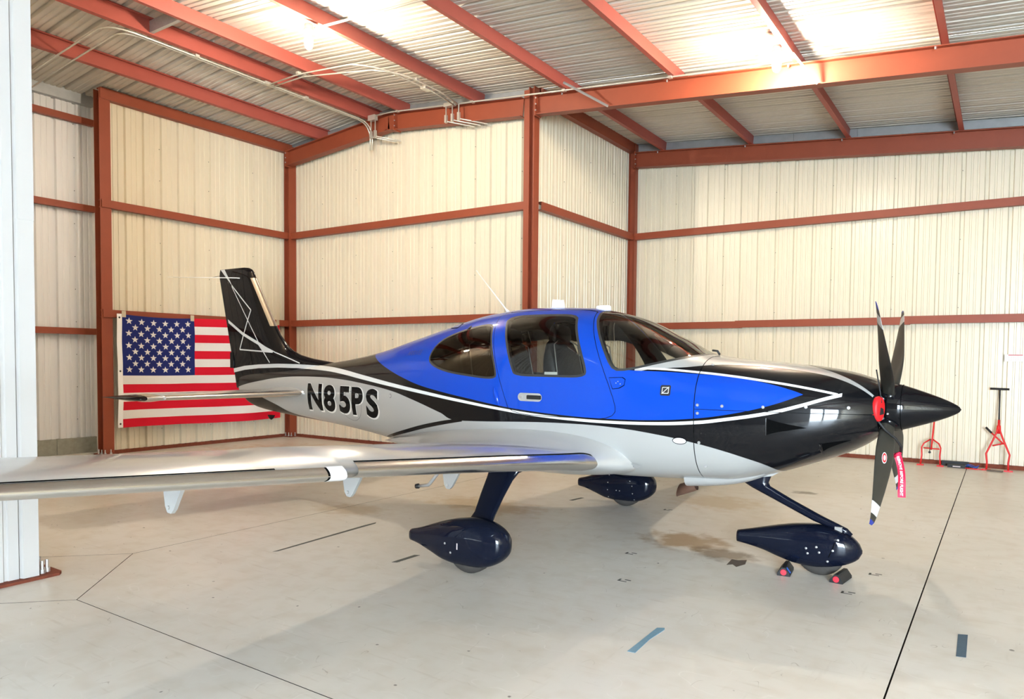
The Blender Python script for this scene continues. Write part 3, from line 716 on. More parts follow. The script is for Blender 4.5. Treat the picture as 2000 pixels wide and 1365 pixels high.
# ================================================================== aircraft
YC = 5.73
ROOT = (-3.3, YC, 0.0)
AC = tag(empty('airplane', ROOT), 'blue, black and silver low-wing propeller airplane marked N85PS', 'airplane')
# fuselage stations: x, top z, bottom z, half width, z of greatest width, upper and lower superellipse exponent
ST = np.array([(-8.03,1.32,1.14,.025,1.22,2.0,2.0),(-7.85,1.37,1.01,.055,1.20,2.0,2.0),(-7.6,1.40,.945,.09,1.19,2.0,2.0),(-7.0,1.45,.885,.16,1.18,2.1,2.2),
(-6.5,1.495,.85,.22,1.18,2.2,2.3),(-6.0,1.555,.81,.30,1.18,2.2,2.4),(-5.5,1.640,.76,.39,1.18,2.2,2.6),(-5.0,1.765,.70,.48,1.19,2.2,2.8),
(-4.5,1.890,.66,.565,1.20,2.3,3.0),(-4.0,2.000,.63,.63,1.20,2.4,3.0),(-3.5,2.042,.615,.655,1.20,2.5,3.0),(-3.0,2.025,.612,.655,1.20,2.5,3.0),
(-2.6,1.945,.615,.645,1.20,2.5,3.0),(-2.2,1.765,.63,.625,1.19,2.5,3.0),(-1.95,1.635,.645,.61,1.18,2.6,2.9),(-1.7,1.595,.66,.59,1.17,2.6,2.8),
(-1.4,1.570,.735,.555,1.16,2.5,2.6),(-1.1,1.540,.845,.495,1.18,2.4,2.4),(-.9,1.505,.93,.43,1.20,2.3,2.3),(-.78,1.470,1.00,.375,1.22,2.2,2.2),(-.70,1.440,1.07,.325,1.25,2.1,2.1)])
def pchip_slopes(x, y):
    h = np.diff(x); d = np.diff(y)/h; m = np.zeros_like(y)
    for i in range(1, len(x)-1):
        if d[i-1]*d[i] > 0:
            w1 = 2*h[i]+h[i-1]; w2 = h[i]+2*h[i-1]; m[i] = (w1+w2)/(w1/d[i-1]+w2/d[i])
    m[0] = d[0]; m[-1] = d[-1]; return m
def pchip(X, Y, M, x):
    x = min(max(x, X[0]), X[-1]); i = min(max(int(np.searchsorted(X, x))-1, 0), len(X)-2)
    h = X[i+1]-X[i]; t = (x-X[i])/h
    return (2*t**3-3*t*t+1)*Y[i]+(t**3-2*t*t+t)*h*M[i]+(-2*t**3+3*t*t)*Y[i+1]+(t**3-t*t)*h*M[i+1]
STM = np.stack([pchip_slopes(ST[:, 0], ST[:, k]) for k in range(1, 7)], 1)
def sec(x): return pchip(ST[:, 0], ST[:, 1:], STM, x)
def ring(x, n=120, inset=0.0, zt_add=0.0):
    zt, zb, w, zm, nu, nl = sec(x); zt -= inset; zb += inset; w = max(0.01, w-inset); pts = []
    for k in range(n):
        a = 2*math.pi*(k+0.5)/n; c, s = math.cos(a), math.sin(a)
        e = nu if s >= 0 else nl
        y = w*math.copysign(abs(c)**(2/e), c); z = zm+((zt-zm) if s >= 0 else (zm-zb))*math.copysign(abs(s)**(2/e), s)
        pts.append((x, YC+y, z))
    return pts
def yside(x, z):
    zt, zb, w, zm, nu, nl = sec(x)
    r, n = ((z-zm)/(zt-zm), nu) if z >= zm else ((zm-z)/(zm-zb), nl)
    return w*(max(0.0, 1-r**n))**(1/n) if r < 1 else 0.0
def skin(x, z, off=0.0, side=-1):
    """point on the fuselage side (side -1 = towards the camera), pushed out along the normal"""
    y = yside(x, z); e = 0.004
    dyz = (yside(x, z+e)-yside(x, z-e))/(2*e); dyx = (yside(x+e, z)-yside(x-e, z))/(2*e)
    n = np.array([-dyx, 1.0, -dyz]); n /= np.linalg.norm(n)
    return (x+n[0]*off, YC+side*(y+n[1]*off), z+n[2]*off)

# ---- livery: bands of colour bounded by curves z(x), painted on the side of the fuselage
def livery():
    m = bpy.data.materials.new('livery_paint'); m.use_nodes = True; nt = m.node_tree; N = nt.nodes; L = nt.links
    b = N['Principled BSDF']; tc = N.new('ShaderNodeTexCoord'); sp = N.new('ShaderNodeSeparateXYZ'); L.new(tc.outputs['Object'], sp.inputs[0])
    X, Yv, Z = sp.outputs
    def mth(op, a, b_=None):
        n = N.new('ShaderNodeMath'); n.operation = op
        for i, v in enumerate((a, b_)):
            if v is None: continue
            if isinstance(v, (int, float)): n.inputs[i].default_value = v
            else: L.new(v, n.inputs[i])
        return n.outputs[0]
    def curve(pts):
        pts = [(x-ROOT[0], z) for x, z in pts]; x0, x1 = pts[0][0], pts[-1][0]
        zs = [p[1] for p in pts]; z0, z1 = min(zs)-0.05, max(zs)+0.05
        mr = N.new('ShaderNodeMapRange'); mr.inputs[1].default_value = x0; mr.inputs[2].default_value = x1; L.new(X, mr.inputs[0])
        fc = N.new('ShaderNodeFloatCurve'); L.new(mr.outputs[0], fc.inputs['Value']); cv = fc.mapping.curves[0]
        fc.mapping.use_clip = False
        q = [((x-x0)/(x1-x0), (z-z0)/(z1-z0)) for x, z in pts]
        cv.points[0].location = q[0]; cv.points[1].location = q[-1]
        for p in q[1:-1]: cv.points.new(*p)
        for p in cv.points: p.handle_type = 'AUTO_CLAMPED'
        fc.mapping.update()
        return mth('MULTIPLY_ADD', fc.outputs[0], z1-z0), z0
    def cz(pts):
        n = N.new('ShaderNodeMath'); o, z0 = curve(pts); n.operation = 'ADD'; L.new(o.node.inputs[0].links[0].from_socket, n.inputs[0])
        N.remove(n)
        o.node.inputs[2].default_value = z0
        return o
    gt = lambda a, c: mth('GREATER_THAN', a, c)
    lt = lambda a, c: mth('LESS_THAN', a, c)
    both = lambda a, c: mth('MULTIPLY', a, c)
    either = lambda a, c: mth('MAXIMUM', a, c)
    xx = lambda x: x-ROOT[0]
    silver_top = cz([(-8.1,1.18),(-7.9,1.225),(-7.6,1.273),(-6.961,1.344),(-6.342,1.358),(-5.9,1.345),(-5.537,1.319),(-5.0,1.259),(-4.681,1.193),(-4.248,1.081),(-4.03,1.024),(-3.842,1.029),(-3.425,1.048),(-3.121,1.060),(-2.807,1.064),(-2.481,1.054),(-2.152,1.022),(-1.856,.974),(-1.7,.94),(-1.527,.89),(-1.40,.84),(-1.33,.78),(-1.25,.65)])
    tail_low = cz([(-8.1,1.16),(-7.636,1.121),(-7.38,1.062),(-7.177,1.009),(-6.906,.924),(-6.314,.84),(-5.9,.70),(-5.5,.60)])
    stripe_w = cz([(-8.1,1.42),(-7.6,1.455),(-7.1,1.472),(-6.698,1.467),(-6.215,1.451),(-5.9,1.425),(-5.56,1.385),(-5.008,1.318),(-4.533,1.263),(-4.014,1.203),(-3.572,1.153),(-3.205,1.118),(-2.88,1.101),(-2.567,1.094),(-2.191,1.101),(-1.853,1.126),(-1.66,1.155),(-1.351,1.215),(-1.158,1.271),(-.977,1.332),(-.90,1.354)])
    stripe_hw = cz([(-8.1,.022),(-6.7,.024),(-6.2,.024),(-5.5,.022),(-4.8,.017),(-4.3,.014),(-3.4,.011),(-2.4,.011),(-1.8,.012),(-1.2,.012),(-.9,.012)])
    blue_low = cz([(-5.75,1.70),(-5.55,1.63),(-5.385,1.57),(-5.082,1.469),(-4.777,1.38),(-4.535,1.322),(-4.215,1.270),(-3.9,1.226),(-3.639,1.189),(-3.373,1.158),(-2.899,1.127),(-2.566,1.119),(-2.191,1.127),(-1.854,1.156),(-1.59,1.202),(-1.353,1.265),(-1.143,1.348),(-1.0,1.41)])
    blue_up = cz([(-2.5,1.505),(-2.338,1.497),(-2.106,1.491),(-1.895,1.479),(-1.627,1.461),(-1.41,1.426),(-1.236,1.384),(-1.143,1.352),(-1.0,1.29)])
    stripe_u = cz([(-2.5,1.515),(-2.185,1.513),(-1.888,1.492),(-1.665,1.471),(-1.379,1.434),(-1.175,1.403),(-.981,1.366),(-.92,1.352)])
    dark_line = cz([(-5.3,.745),(-5.14,.787),(-4.82,.862),(-4.403,.957),(-4.03,1.024),(-3.9,1.04)])
    dark_hw = cz([(-5.3,.010),(-5.0,.014),(-4.6,.019),(-4.2,.018),(-3.9,.012)])
    top_w = cz([(-2.4,.62),(-2.252,.575),(-2.148,.548),(-2.042,.508),(-1.785,.385),(-1.706,.353),(-1.49,.305),(-1.204,.286),(-1.005,.287),(-.87,.297),(-.70,.31)])
    top_in = cz([(-1.25,.0),(-1.15,.12),(-.994,.205),(-.882,.25),(-.78,.28),(-.70,.30)])
    ay = mth('ABSOLUTE', Yv)
    SIL, BLK, BLU, WHT = srgb(182, 182, 179), (0.006, 0.006, 0.007), (0.004, 0.055, 0.44), srgb(222, 222, 218)
    col = None
    def over(mask, c, prev):
        x = N.new('ShaderNodeMix'); x.data_type = 'RGBA'; L.new(mask, x.inputs[0])
        if isinstance(prev, tuple): x.inputs[6].default_value = (*prev, 1)
        else: L.new(prev, x.inputs[6])
        x.inputs[7].default_value = (*c, 1); return x.outputs[2]
    m_sil = both(both(lt(Z, silver_top), gt(Z, tail_low)), lt(X, xx(-1.26)))
    m_dark = both(lt(mth('ABSOLUTE', mth('SUBTRACT', Z, dark_line)), dark_hw), both(gt(X, xx(-5.25)), lt(X, xx(-3.98))))
    m_topc = both(both(both(gt(X, xx(-2.34)), lt(ay, top_w)), gt(Z, 1.30)), either(lt(X, xx(-1.22)), gt(ay, top_in)))
    m_blue = both(both(gt(Z, blue_low), gt(X, xx(-5.74))), either(lt(X, xx(-2.45)), both(lt(Z, blue_up), lt(X, xx(-1.14)))))
    m_w = both(lt(mth('ABSOLUTE', mth('SUBTRACT', Z, stripe_w)), stripe_hw), lt(X, xx(-.905)))
    m_wu = both(lt(mth('ABSOLUTE', mth('SUBTRACT', Z, stripe_u)), 0.0075), both(gt(X, xx(-2.42)), lt(X, xx(-.93))))
    col = over(m_sil, SIL, BLK); col = over(m_dark, BLK, col); col = over(m_topc, SIL, col)
    col = over(m_blue, BLU, col); col = over(m_w, WHT, col); col = over(m_wu, WHT, col)
    L.new(col, b.inputs['Base Color'])
    b.inputs['Roughness'].default_value = 0.3; b.inputs['Specular IOR Level'].default_value = 0.05; b.inputs['Coat Weight'].default_value = 0.6; b.inputs['Coat Roughness'].default_value = 0.03
    L.new(mth('MULTIPLY', either(m_sil, m_topc), 0.30), b.inputs['Metallic'])
    MATS['livery_paint'] = m
livery()

# ---- polygons (x, z) of doors and windows
def rounded(poly, it=3):
    P = [np.array(p, float) for p in poly]
    for _ in range(it):
        Q = []
        for i in range(len(P)):
            a, b = P[i], P[(i+1) % len(P)]; Q += [0.75*a+0.25*b, 0.25*a+0.75*b]
        P = Q
    return P
def hull(P):
    P = sorted(set((round(float(p[0]), 5), round(float(p[1]), 5)) for p in P))
    def half(pts):
        h = []
        for p in pts:
            while len(h) >= 2 and (h[-1][0]-h[-2][0])*(p[1]-h[-2][1])-(h[-1][1]-h[-2][1])*(p[0]-h[-2][0]) <= 1e-7: h.pop()
            h.append(p)
        return h[:-1]
    return half(P)+half(P[::-1])      # counter-clockwise
def grow(P, d):
    """offset a convex ccw polygon outward by d"""
    n = len(P); A = np.array(P); out = []
    for i in range(n):
        e1 = A[i]-A[i-1]; e2 = A[(i+1) % n]-A[i]; e1 /= np.linalg.norm(e1); e2 /= np.linalg.norm(e2)
        nn = np.array([e1[1], -e1[0]])+np.array([e2[1], -e2[0]]); nn /= max(1e-6, np.linalg.norm(nn))
        c = max(0.5, nn@np.array([e2[1], -e2[0]])); out.append(tuple(A[i]+nn*d/c))
    return hull(out)
REAR_WIN = hull(rounded([(-4.47,1.60),(-4.40,1.74),(-4.16,1.828),(-3.79,1.895),(-3.75,1.80),(-3.605,1.46),(-3.62,1.41),(-3.88,1.428),(-4.22,1.465),(-4.43,1.53)], 2))
DOOR_WIN = hull(rounded([(-3.65,1.945),(-3.30,1.952),(-2.97,1.945),(-2.93,1.86),(-2.745,1.50),(-2.76,1.445),(-3.05,1.448),(-3.40,1.445),(-3.44,1.50),(-3.60,1.86)], 2))
WINDSH = hull([(-2.80,1.97),(-2.765,1.90),(-2.694,1.785),(-2.62,1.67),(-2.554,1.563),(-2.52,1.522),(-2.48,1.503),(-2.42,1.505),(-2.323,1.523),(-2.131,1.574),(-2.0,1.606),(-1.924,1.628),(-1.90,1.66),(-1.95,2.2),(-2.83,2.2)])
DOOR_OUT = hull(rounded([(-3.79,1.985),(-3.76,1.99),(-3.3,2.008),(-2.85,1.998),(-2.82,1.93),(-2.48,1.28),(-2.475,1.115),(-2.9,1.114),(-3.44,1.115),(-3.50,1.25)], 2))

def set_skin_normals(o):
    """exact surface normals on pieces cut from the fuselage skin"""
    me = o.data; n = len(me.vertices); co = np.zeros(n*3); me.vertices.foreach_get('co', co); co = co.reshape(-1, 3)
    gx = np.linspace(ST[0, 0]-.02, ST[-1, 0]+.02, 1500); tab = np.array([sec(x) for x in gx])
    def F(x, y, z):
        zt, zb, w, zm, nu, nl = [np.interp(x, gx, tab[:, k]) for k in range(6)]
        up = z >= zm; e = np.where(up, nu, nl); h = np.where(up, zt-zm, zm-zb)
        return (np.abs(y)/w)**e+(np.abs(z-zm)/h)**e
    x, y, z = co[:, 0]+ROOT[0], co[:, 1], co[:, 2]; d = 2e-3
    g = np.stack([F(x+d*5, y, z)-F(x-d*5, y, z), (F(x, y+d, z)-F(x, y-d, z))*5, (F(x, y, z+d)-F(x, y, z-d))*5], 1)
    g /= np.maximum(1e-9, np.linalg.norm(g, axis=1))[:, None]
    me.normals_split_custom_set_from_vertices([tuple(v) for v in g])
def fuselage():
    xs = list(np.arange(-8.03, -0.70, 0.035))+[-0.70]
    NR = 112
    R = [ring(x, NR) for x in xs]
    bm = bmesh.new(); off = np.array(ROOT)
    V = [[bm.verts.new(tuple(np.array(p)-off)) for p in r] for r in R]
    lay = bm.faces.layers.int.new('region')
    for i in range(len(R)-1):
        for k in range(NR):
            bm.faces.new((V[i][k], V[i][(k+1) % NR], V[i+1][(k+1) % NR], V[i+1][k]))
    bm.faces.new(V[0][::-1])
    bm.normal_update()
    def cut(faces, co, no):
        geom = list(set(faces) | {e for f in faces for e in f.edges} | {v for f in faces for v in f.verts})
        r = bmesh.ops.bisect_plane(bm, geom=geom, dist=1e-5, plane_co=co, plane_no=no)
        allf = set(f for f in r['geom'] if isinstance(f, bmesh.types.BMFace)) | set(f for f in faces if f.is_valid)
        return allf
    def region(poly, code, within=None, zmin=-9):
        """cut the skin along a convex polygon in side view; faces inside get the code"""
        xa, xb = min(p[0] for p in poly)-ROOT[0], max(p[0] for p in poly)-ROOT[0]; za, zb = min(p[1] for p in poly), max(p[1] for p in poly)
        F = set()
        for f in bm.faces:
            if within is not None and f[lay] not in within: continue
            c = [v.co for v in f.verts]
            if max(v.x for v in c) >= xa and min(v.x for v in c) <= xb and max(v.z for v in c) >= za and min(v.z for v in c) <= zb: F.add(f)
        n = len(poly)
        for i in range(n):
            a, b = poly[i], poly[(i+1) % n]; ex, ez = b[0]-a[0], b[1]-a[1]
            no = Vector((ez, 0, -ex)); co = Vector((a[0]-ROOT[0], 0, a[1]))     # outward normal
            F = cut(F, co, no)
            F = {f for f in F if (f.calc_center_median()-co).dot(no) <= 0}
        for f in F: f[lay] = code
    # 0 skin, 1 door gap, 2 door, 3/4 door window seal/glass, 5/6 rear window, 7/8 windshield, 9 cowl seam, 10 cowling
    region(grow(DOOR_OUT, 0.004), 1); region(grow(DOOR_OUT, -0.001), 2, {1})
    region(grow(DOOR_WIN, 0.014), 3, {2}); region(grow(DOOR_WIN, -0.006), 4, {3})
    region(grow(REAR_WIN, 0.012), 5, {0}); region(grow(REAR_WIN, -0.006), 6, {5})
    region(grow(WINDSH, 0.012), 7, {0}); region(grow(WINDSH, -0.006), 8, {7})
    region([(-1.866, 0.2), (-0.5, 0.2), (-0.5, 1.9), (-1.866, 1.9)], 9, {0}); region([(-1.860, 0.2), (-0.5, 0.2), (-0.5, 1.9), (-1.860, 1.9)], 10, {9})
    region([(-1.860, 1.222), (-0.5, 1.222), (-0.5, 1.226), (-1.860, 1.226)], 9, {10})
    region([(-1.860, 0.2), (-0.5, 0.2), (-0.5, 1.222), (-1.860, 1.222)], 11, {10})
    def take(name, codes, material, side=None, parent=AC):
        idx = {}; vv = []; ff = []
        for f in bm.faces:
            if f[lay] not in codes: continue
            if side is not None and (f.calc_center_median().y > 0) != (side > 0): continue
            q = []
            for v in f.verts:
                if v not in idx: idx[v] = len(vv); vv.append(tuple(np.array(v.co)+off))
                q.append(idx[v])
            ff.append(tuple(q))
        o = mk(name, vv, ff, material, parent, True); set_skin_normals(o); return o
    fus = take('fuselage', {0}, 'livery_paint')
    part(take('cowling', {10}, 'livery_paint'), 'upper engine cowling, black with silver top')
    part(take('cowling', {11}, 'livery_paint'), 'lower engine cowling')
    ws = part(take('windshield', {8}, 'glass_clear'), 'clear curved windshield'); take('window_seal', {7}, 'seal_rubber', None, ws)
    parts = {}
    for sd in (-1, 1):
        d = part(take('cabin_door', {2}, 'livery_paint', sd), 'blue cabin door'); parts[sd] = d
        take('window_seal', {3}, 'seal_rubber', sd, d); part(take('window', {4}, 'glass_smoke', sd, d), 'tinted door window')
        w = part(take('rear_window', {6}, 'glass_dark', sd), 'dark tinted rear side window'); take('window_seal', {5}, 'seal_rubber', sd, w)
    bm.free()
    return fus, parts
FUS, DOORS = fuselage()

def cabin():
    # dark backing behind panel gaps and lining of the cabin, with openings at the windows
    bm = bmesh.new(); off = np.array(ROOT); xs = list(np.arange(-5.0, -0.75, 0.05)); NR = 80
    R = [ring(x, NR, 0.035) for x in xs]
    V = [[bm.verts.new(tuple(np.array(p)-off)) for p in r] for r in R]
    for i in range(len(R)-1):
        for k in range(NR): bm.faces.new((V[i][k], V[i+1][k], V[i+1][(k+1) % NR], V[i][(k+1) % NR]))
    bm.faces.new(V[0]); bm.faces.new(V[-1][::-1])
    bm.normal_update()
    for poly in (DOOR_WIN, REAR_WIN, WINDSH):
        poly = grow(poly, -0.004); xa, xb = min(p[0] for p in poly)-ROOT[0], max(p[0] for p in poly)-ROOT[0]; za, zb = min(p[1] for p in poly), max(p[1] for p in poly)
        F = {f for f in bm.faces if max(v.co.x for v in f.verts) >= xa and min(v.co.x for v in f.verts) <= xb and max(v.co.z for v in f.verts) >= za and min(v.co.z for v in f.verts) <= zb and len(f.verts) < 10}
        n = len(poly)
        for i in range(n):
            a, b = poly[i], poly[(i+1) % n]; no = Vector((b[1]-a[1], 0, -(b[0]-a[0]))); co = Vector((a[0]-ROOT[0], 0, a[1]))
            geom = list(F | {e for f in F for e in f.edges} | {v for f in F for v in f.verts})
            r = bmesh.ops.bisect_plane(bm, geom=geom, dist=1e-5, plane_co=co, plane_no=no)
            F = set(f for f in r['geom'] if isinstance(f, bmesh.types.BMFace)) | set(f for f in F if f.is_valid)
            F = {f for f in F if (f.calc_center_median()-co).dot(no) <= 0}
        bmesh.ops.delete(bm, geom=list(F), context='FACES')
    vv = [tuple(np.array(v.co)+off) for v in bm.verts]; bm.verts.index_update()
    ff = [tuple(v.index for v in f.verts) for f in bm.faces]; bm.free()
    mk('cabin_lining', vv, ff, 'cabin_lining', AC, True)
    # glareshield and instrument panel
    g = G(); g.add(*rings([[(-2.55, YC+0.56*s, 1.38+0.0*abs(s)) for s in np.linspace(-1, 1, 13)], [(-2.50, YC+0.55*s, 1.50-0.05*abs(s)**3) for s in np.linspace(-1, 1, 13)], [(-2.2, YC+0.52*s, 1.53-0.06*abs(s)**3) for s in np.linspace(-1, 1, 13)], [(-1.97, YC+0.40*s, 1.56-0.06*abs(s)**3) for s in np.linspace(-1, 1, 13)]], False, False)); g.mk('glareshield', 'headliner', AC, True)
    g = G(); g.add(*box(-2.56, -2.50, YC-0.5, YC+0.5, 1.05, 1.40)); g.mk('instrument_panel', 'panel_black', AC)
    # seats
    def seat(x, y, front=True):
        sg = empty('seat', ROOT); sg.location = (0, 0, 0); sg.parent = AC
        def cush(name, pts, hw, m='seat_leather'):
            """pts: closed side profile (x,z); rounded slab across y"""
            P = rounded(pts, 2); R = []
            for t in (-1, -0.93, -0.75, 0, 0.75, 0.93, 1):
                k = 1-0.16*(abs(t) > 0.9)-0.05*(abs(t) > 0.99); c = np.mean(P, 0)
                R.append([(c[0]+(p[0]-c[0])*k, y+hw*t, c[1]+(p[1]-c[1])*k) for p in P])
            g = G(); g.add(*rings(R)); return g.mk(name, m, sg, True)
        cush('cushion', [(x-0.25, 0.98), (x+0.27, 1.02), (x+0.27, 1.14), (x-0.20, 1.12)], 0.24)
        cush('backrest', [(x-0.22, 1.02), (x-0.12, 1.04), (x-0.17, 1.30), (x-0.26, 1.72), (x-0.36, 1.74), (x-0.36, 1.40)], 0.235)
        cush('headrest', [(x-0.27, 1.68), (x-0.27, 1.86), (x-0.34, 1.89), (x-0.37, 1.70)], 0.13)
        for t in (-1, 1):
            g = G(); g.add(*tube([(x-0.18+0.02, y+0.215*t, 1.20), (x-0.21, y+0.215*t, 1.45), (x-0.255, y+0.20*t, 1.70), (x-0.275, y+0.1*t, 1.735)], 0.005, 6)); g.mk('piping', 'seat_piping', sg, True)
    seat(-2.85, YC-0.31); seat(-2.85, YC+0.31); seat(-3.75, YC-0.29, False); seat(-3.75, YC+0.29, False)
    # control yokes and compass post seen through the windshield
    g = G(); g.add(*tube([(-2.55, YC-0.31, 1.30), (-2.70, YC-0.31, 1.32), (-2.72, YC-0.36, 1.40)], 0.016, 8)); g.mk('side_yoke', 'panel_black', AC, True)
    # placard strip in the door window
    g = G(); p = [skin(-3.12, 1.452, -0.006), skin(-3.00, 1.452, -0.006), skin(-3.0, 1.475, -0.006), skin(-3.12, 1.475, -0.006)]
    g.add(p, [(0, 1, 2, 3)]); g.mk('door_placard', 'white_plastic', DOORS[-1])
cabin()

# ---- lettering and small fittings on the skin
def on_skin(name, v2, f, x0, z0, material, parent, off=0.002, rot=0.0, side=-1, sub=True):
    """flat text (v2, f) laid on the fuselage side with its origin at (x0, z0)"""
    c, s = math.cos(rot), math.sin(rot)
    bm = bmesh.new(); vs = [bm.verts.new((a, b, 0)) for a, b in v2]
    for q in f:
        try: bm.faces.new([vs[i] for i in q])
        except ValueError: pass
    if sub:
        bmesh.ops.triangulate(bm, faces=list(bm.faces))
        for _ in range(2):
            ed = [e for e in bm.edges if e.calc_length() > 0.035]
            if ed: bmesh.ops.subdivide_edges(bm, edges=ed, cuts=1)
            bmesh.ops.triangulate(bm, faces=[q for q in bm.faces if len(q.verts) > 3])
    bm.verts.index_update()
    vv = [skin(x0+v.co.x*c-v.co.y*s, z0+v.co.x*s+v.co.y*c, off, side) for v in bm.verts]; ff = [tuple(v.index for v in q.verts) for q in bm.faces]
    bm.free()
    return mk(name, vv, ff, material, parent, False)
def poly_skin(name, pts, material, parent, off=0.0025, side=-1):
    return on_skin(name, pts, [tuple(range(len(pts)))], 0, 0, material, parent, off, 0, side)
def ellipse(cx, cz, rx, rz, n=20): return [(cx+rx*math.cos(2*math.pi*k/n), cz+rz*math.sin(2*math.pi*k/n)) for k in range(n)]
def registration():
    for ch, x0, x1, z0, z1 in (('N', -6.497, -6.213, .988, 1.284), ('8', -6.178, -5.955, .986, 1.279), ('5', -5.882, -5.672, .983, 1.274), ('P', -5.645, -5.440, .979, 1.272), ('S', -5.385, -5.178, .967, 1.264)):
        def fit(bold):
            v, f = text_polys(ch, 1.0, 0.04); P = np.array(v); lo, hi = P.min(0), P.max(0)
            return [((p[0]-lo[0])/(hi[0]-lo[0])*(x1-x0+2*bold)-bold, (p[1]-lo[1])/(hi[1]-lo[1])*(z1-z0+2*bold)-bold) for p in v], f
        part(on_skin('letter_outline', *fit(.010), x0+0.008, z0-0.006, 'letter_outline', FUS, 0.0015), 'white outline of a registration letter')
        part(on_skin('registration_letter', *fit(0.0), x0, z0, 'letter_black', FUS, 0.003), 'black registration letter')
    v, f = text_polys('ARRIVEE', 0.065, 0.0, 0.25, 0.95)
    part(on_skin('model_lettering', v, f, -4.835, 1.598, 'arrivee_blue', FUS, 0.002, 0.06), 'dark blue script lettering on the rear cabin side')
registration()
def rounded_rect(cx, cz, w, h, r, n=5):
    P = []
    for sx, sz, a0 in ((1, 1, 0), (-1, 1, 90), (-1, -1, 180), (1, -1, 270)):
        for k in range(n): a = math.radians(a0+90*k/(n-1)); P.append((cx+sx*(w/2-r)+r*math.cos(a), cz+sz*(h/2-r)+r*math.sin(a)))
    return P
def fittings():
    D = DOORS[-1]
    # door handle
    a = poly_skin('door_handle', rounded_rect(-3.245, 1.262, 0.235, 0.068, 0.032), 'chrome', D, 0.006); part(a, 'chrome flush door handle')
    poly_skin('handle_recess', rounded_rect(-3.205, 1.262, 0.14, 0.034, 0.008), 'panel_black', a, 0.008)
    g = G(); g.add(*lathe(skin(-3.33, 1.262, 0.004), (0, -1, 0), [(0, 0.014), (0.005, 0.013), (0.006, 0.004)], 12)); g.mk('lock_barrel', 'bolt_metal', a)
    # striker bulge behind the door, hinge tab ahead of it
    g = G(); R = []
    for t in np.linspace(0, 1, 9):
        z = 1.18+0.16*t; r = 0.022*math.sin(math.pi*t)**0.6+0.001; x = -3.56-0.055*t
        p = skin(x, z, 0.0); R.append([(p[0]+r*1.0*math.cos(q), p[1]-r*0.9*math.sin(q), p[2]) for q in np.linspace(0, math.pi, 9)])
    g.add(*rings(R, False, False)); g.mk('latch_bulge', 'livery_paint', FUS, True)
    hp = [(-2.535, 1.435), (-2.43, 1.440), (-2.405, 1.425), (-2.41, 1.385), (-2.45, 1.362), (-2.50, 1.355)]
    hb = poly_skin('hinge_fairing', [(x-0.004 if i in (0, 5) else x+0.004, z+(0.005 if i < 3 else -0.005)) for i, (x, z) in enumerate(hp)], 'seam_dark', FUS, 0.0015)
    poly_skin('hinge_plate', hp, 'livery_paint', hb, 0.0035)
    for x, z in ((-2.475, 1.398), (-2.46, 1.41), (-2.44, 1.392)):
        g = G(); g.add(*lathe(skin(x, z, 0.003), (0, -1, 0), [(0, 0.005), (0.003, 0.004)], 8)); g.mk('screw', 'bolt_metal', hb)
    # no-step placard square
    b = poly_skin('static_placard', rounded_rect(-2.083, 1.353, 0.078, 0.078, 0.012), 'panel_black', FUS, 0.002)
    ic = poly_skin('placard_symbol', rounded_rect(-2.083, 1.353, 0.052, 0.048, 0.006), 'prop_white', b, 0.003)
    poly_skin('placard_centre', rounded_rect(-2.083, 1.353, 0.042, 0.038, 0.005), 'panel_black', b, 0.0036)
    poly_skin('placard_slash', [(-2.112, 1.327), (-2.105, 1.327), (-2.054, 1.379), (-2.061, 1.379)], 'prop_white', b, 0.0042)
    # oval vent on the silver, static port, roof hatch outline
    o = poly_skin('oval_badge', ellipse(-1.968, 0.985, 0.055, 0.027), 'seam_dark', FUS, 0.0015); poly_skin('badge_face', ellipse(-1.968, 0.985, 0.049, 0.021), 'white_paint', o, 0.003)
    o = poly_skin('static_port', ellipse(-4.98, 1.205, 0.018, 0.022, 14), 'letter_grey', FUS, 0.0015); poly_skin('port_face', ellipse(-4.98, 1.205, 0.014, 0.018, 14), 'silver_paint', o, 0.003)
    o = poly_skin('antenna_panel', rounded_rect(-4.33, 1.885, 0.15, 0.05, 0.015), 'seam_dark', FUS, 0.0015); poly_skin('panel_face', rounded_rect(-4.33, 1.885, 0.135, 0.036, 0.012), 'blue_paint', o, 0.003)
    # circular access cover behind the letters
    pts = ellipse(-5.66, 1.07, 0.19, 0.155, 40); inn = ellipse(-5.66, 1.07, 0.187, 0.152, 40)
    v = [skin(x, z, 0.0034) for x, z in pts]+[skin(x, z, 0.0034) for x, z in inn]
    mk('access_cover_edge', v, [(k, (k+1) % 40, 40+(k+1) % 40, 40+k) for k in range(40)], 'letter_grey', FUS)
    # cowling screws
    for x, z in ((-1.838, 1.254), (-1.663, 1.253), (-1.386, 1.256), (-1.114, 1.266), (-1.836, 1.195), (-.86, 1.268), (-1.825, .981), (-1.80, 1.545), (-1.8, .80)):
        g = G(); p = skin(x, z, 0.001); g.add(*lathe(p, (0.1, -1, 0), [(0, 0.012), (0.004, 0.010), (0.0042, 0.003)], 10)); g.mk('cowl_screw', 'bolt_metal', FUS)
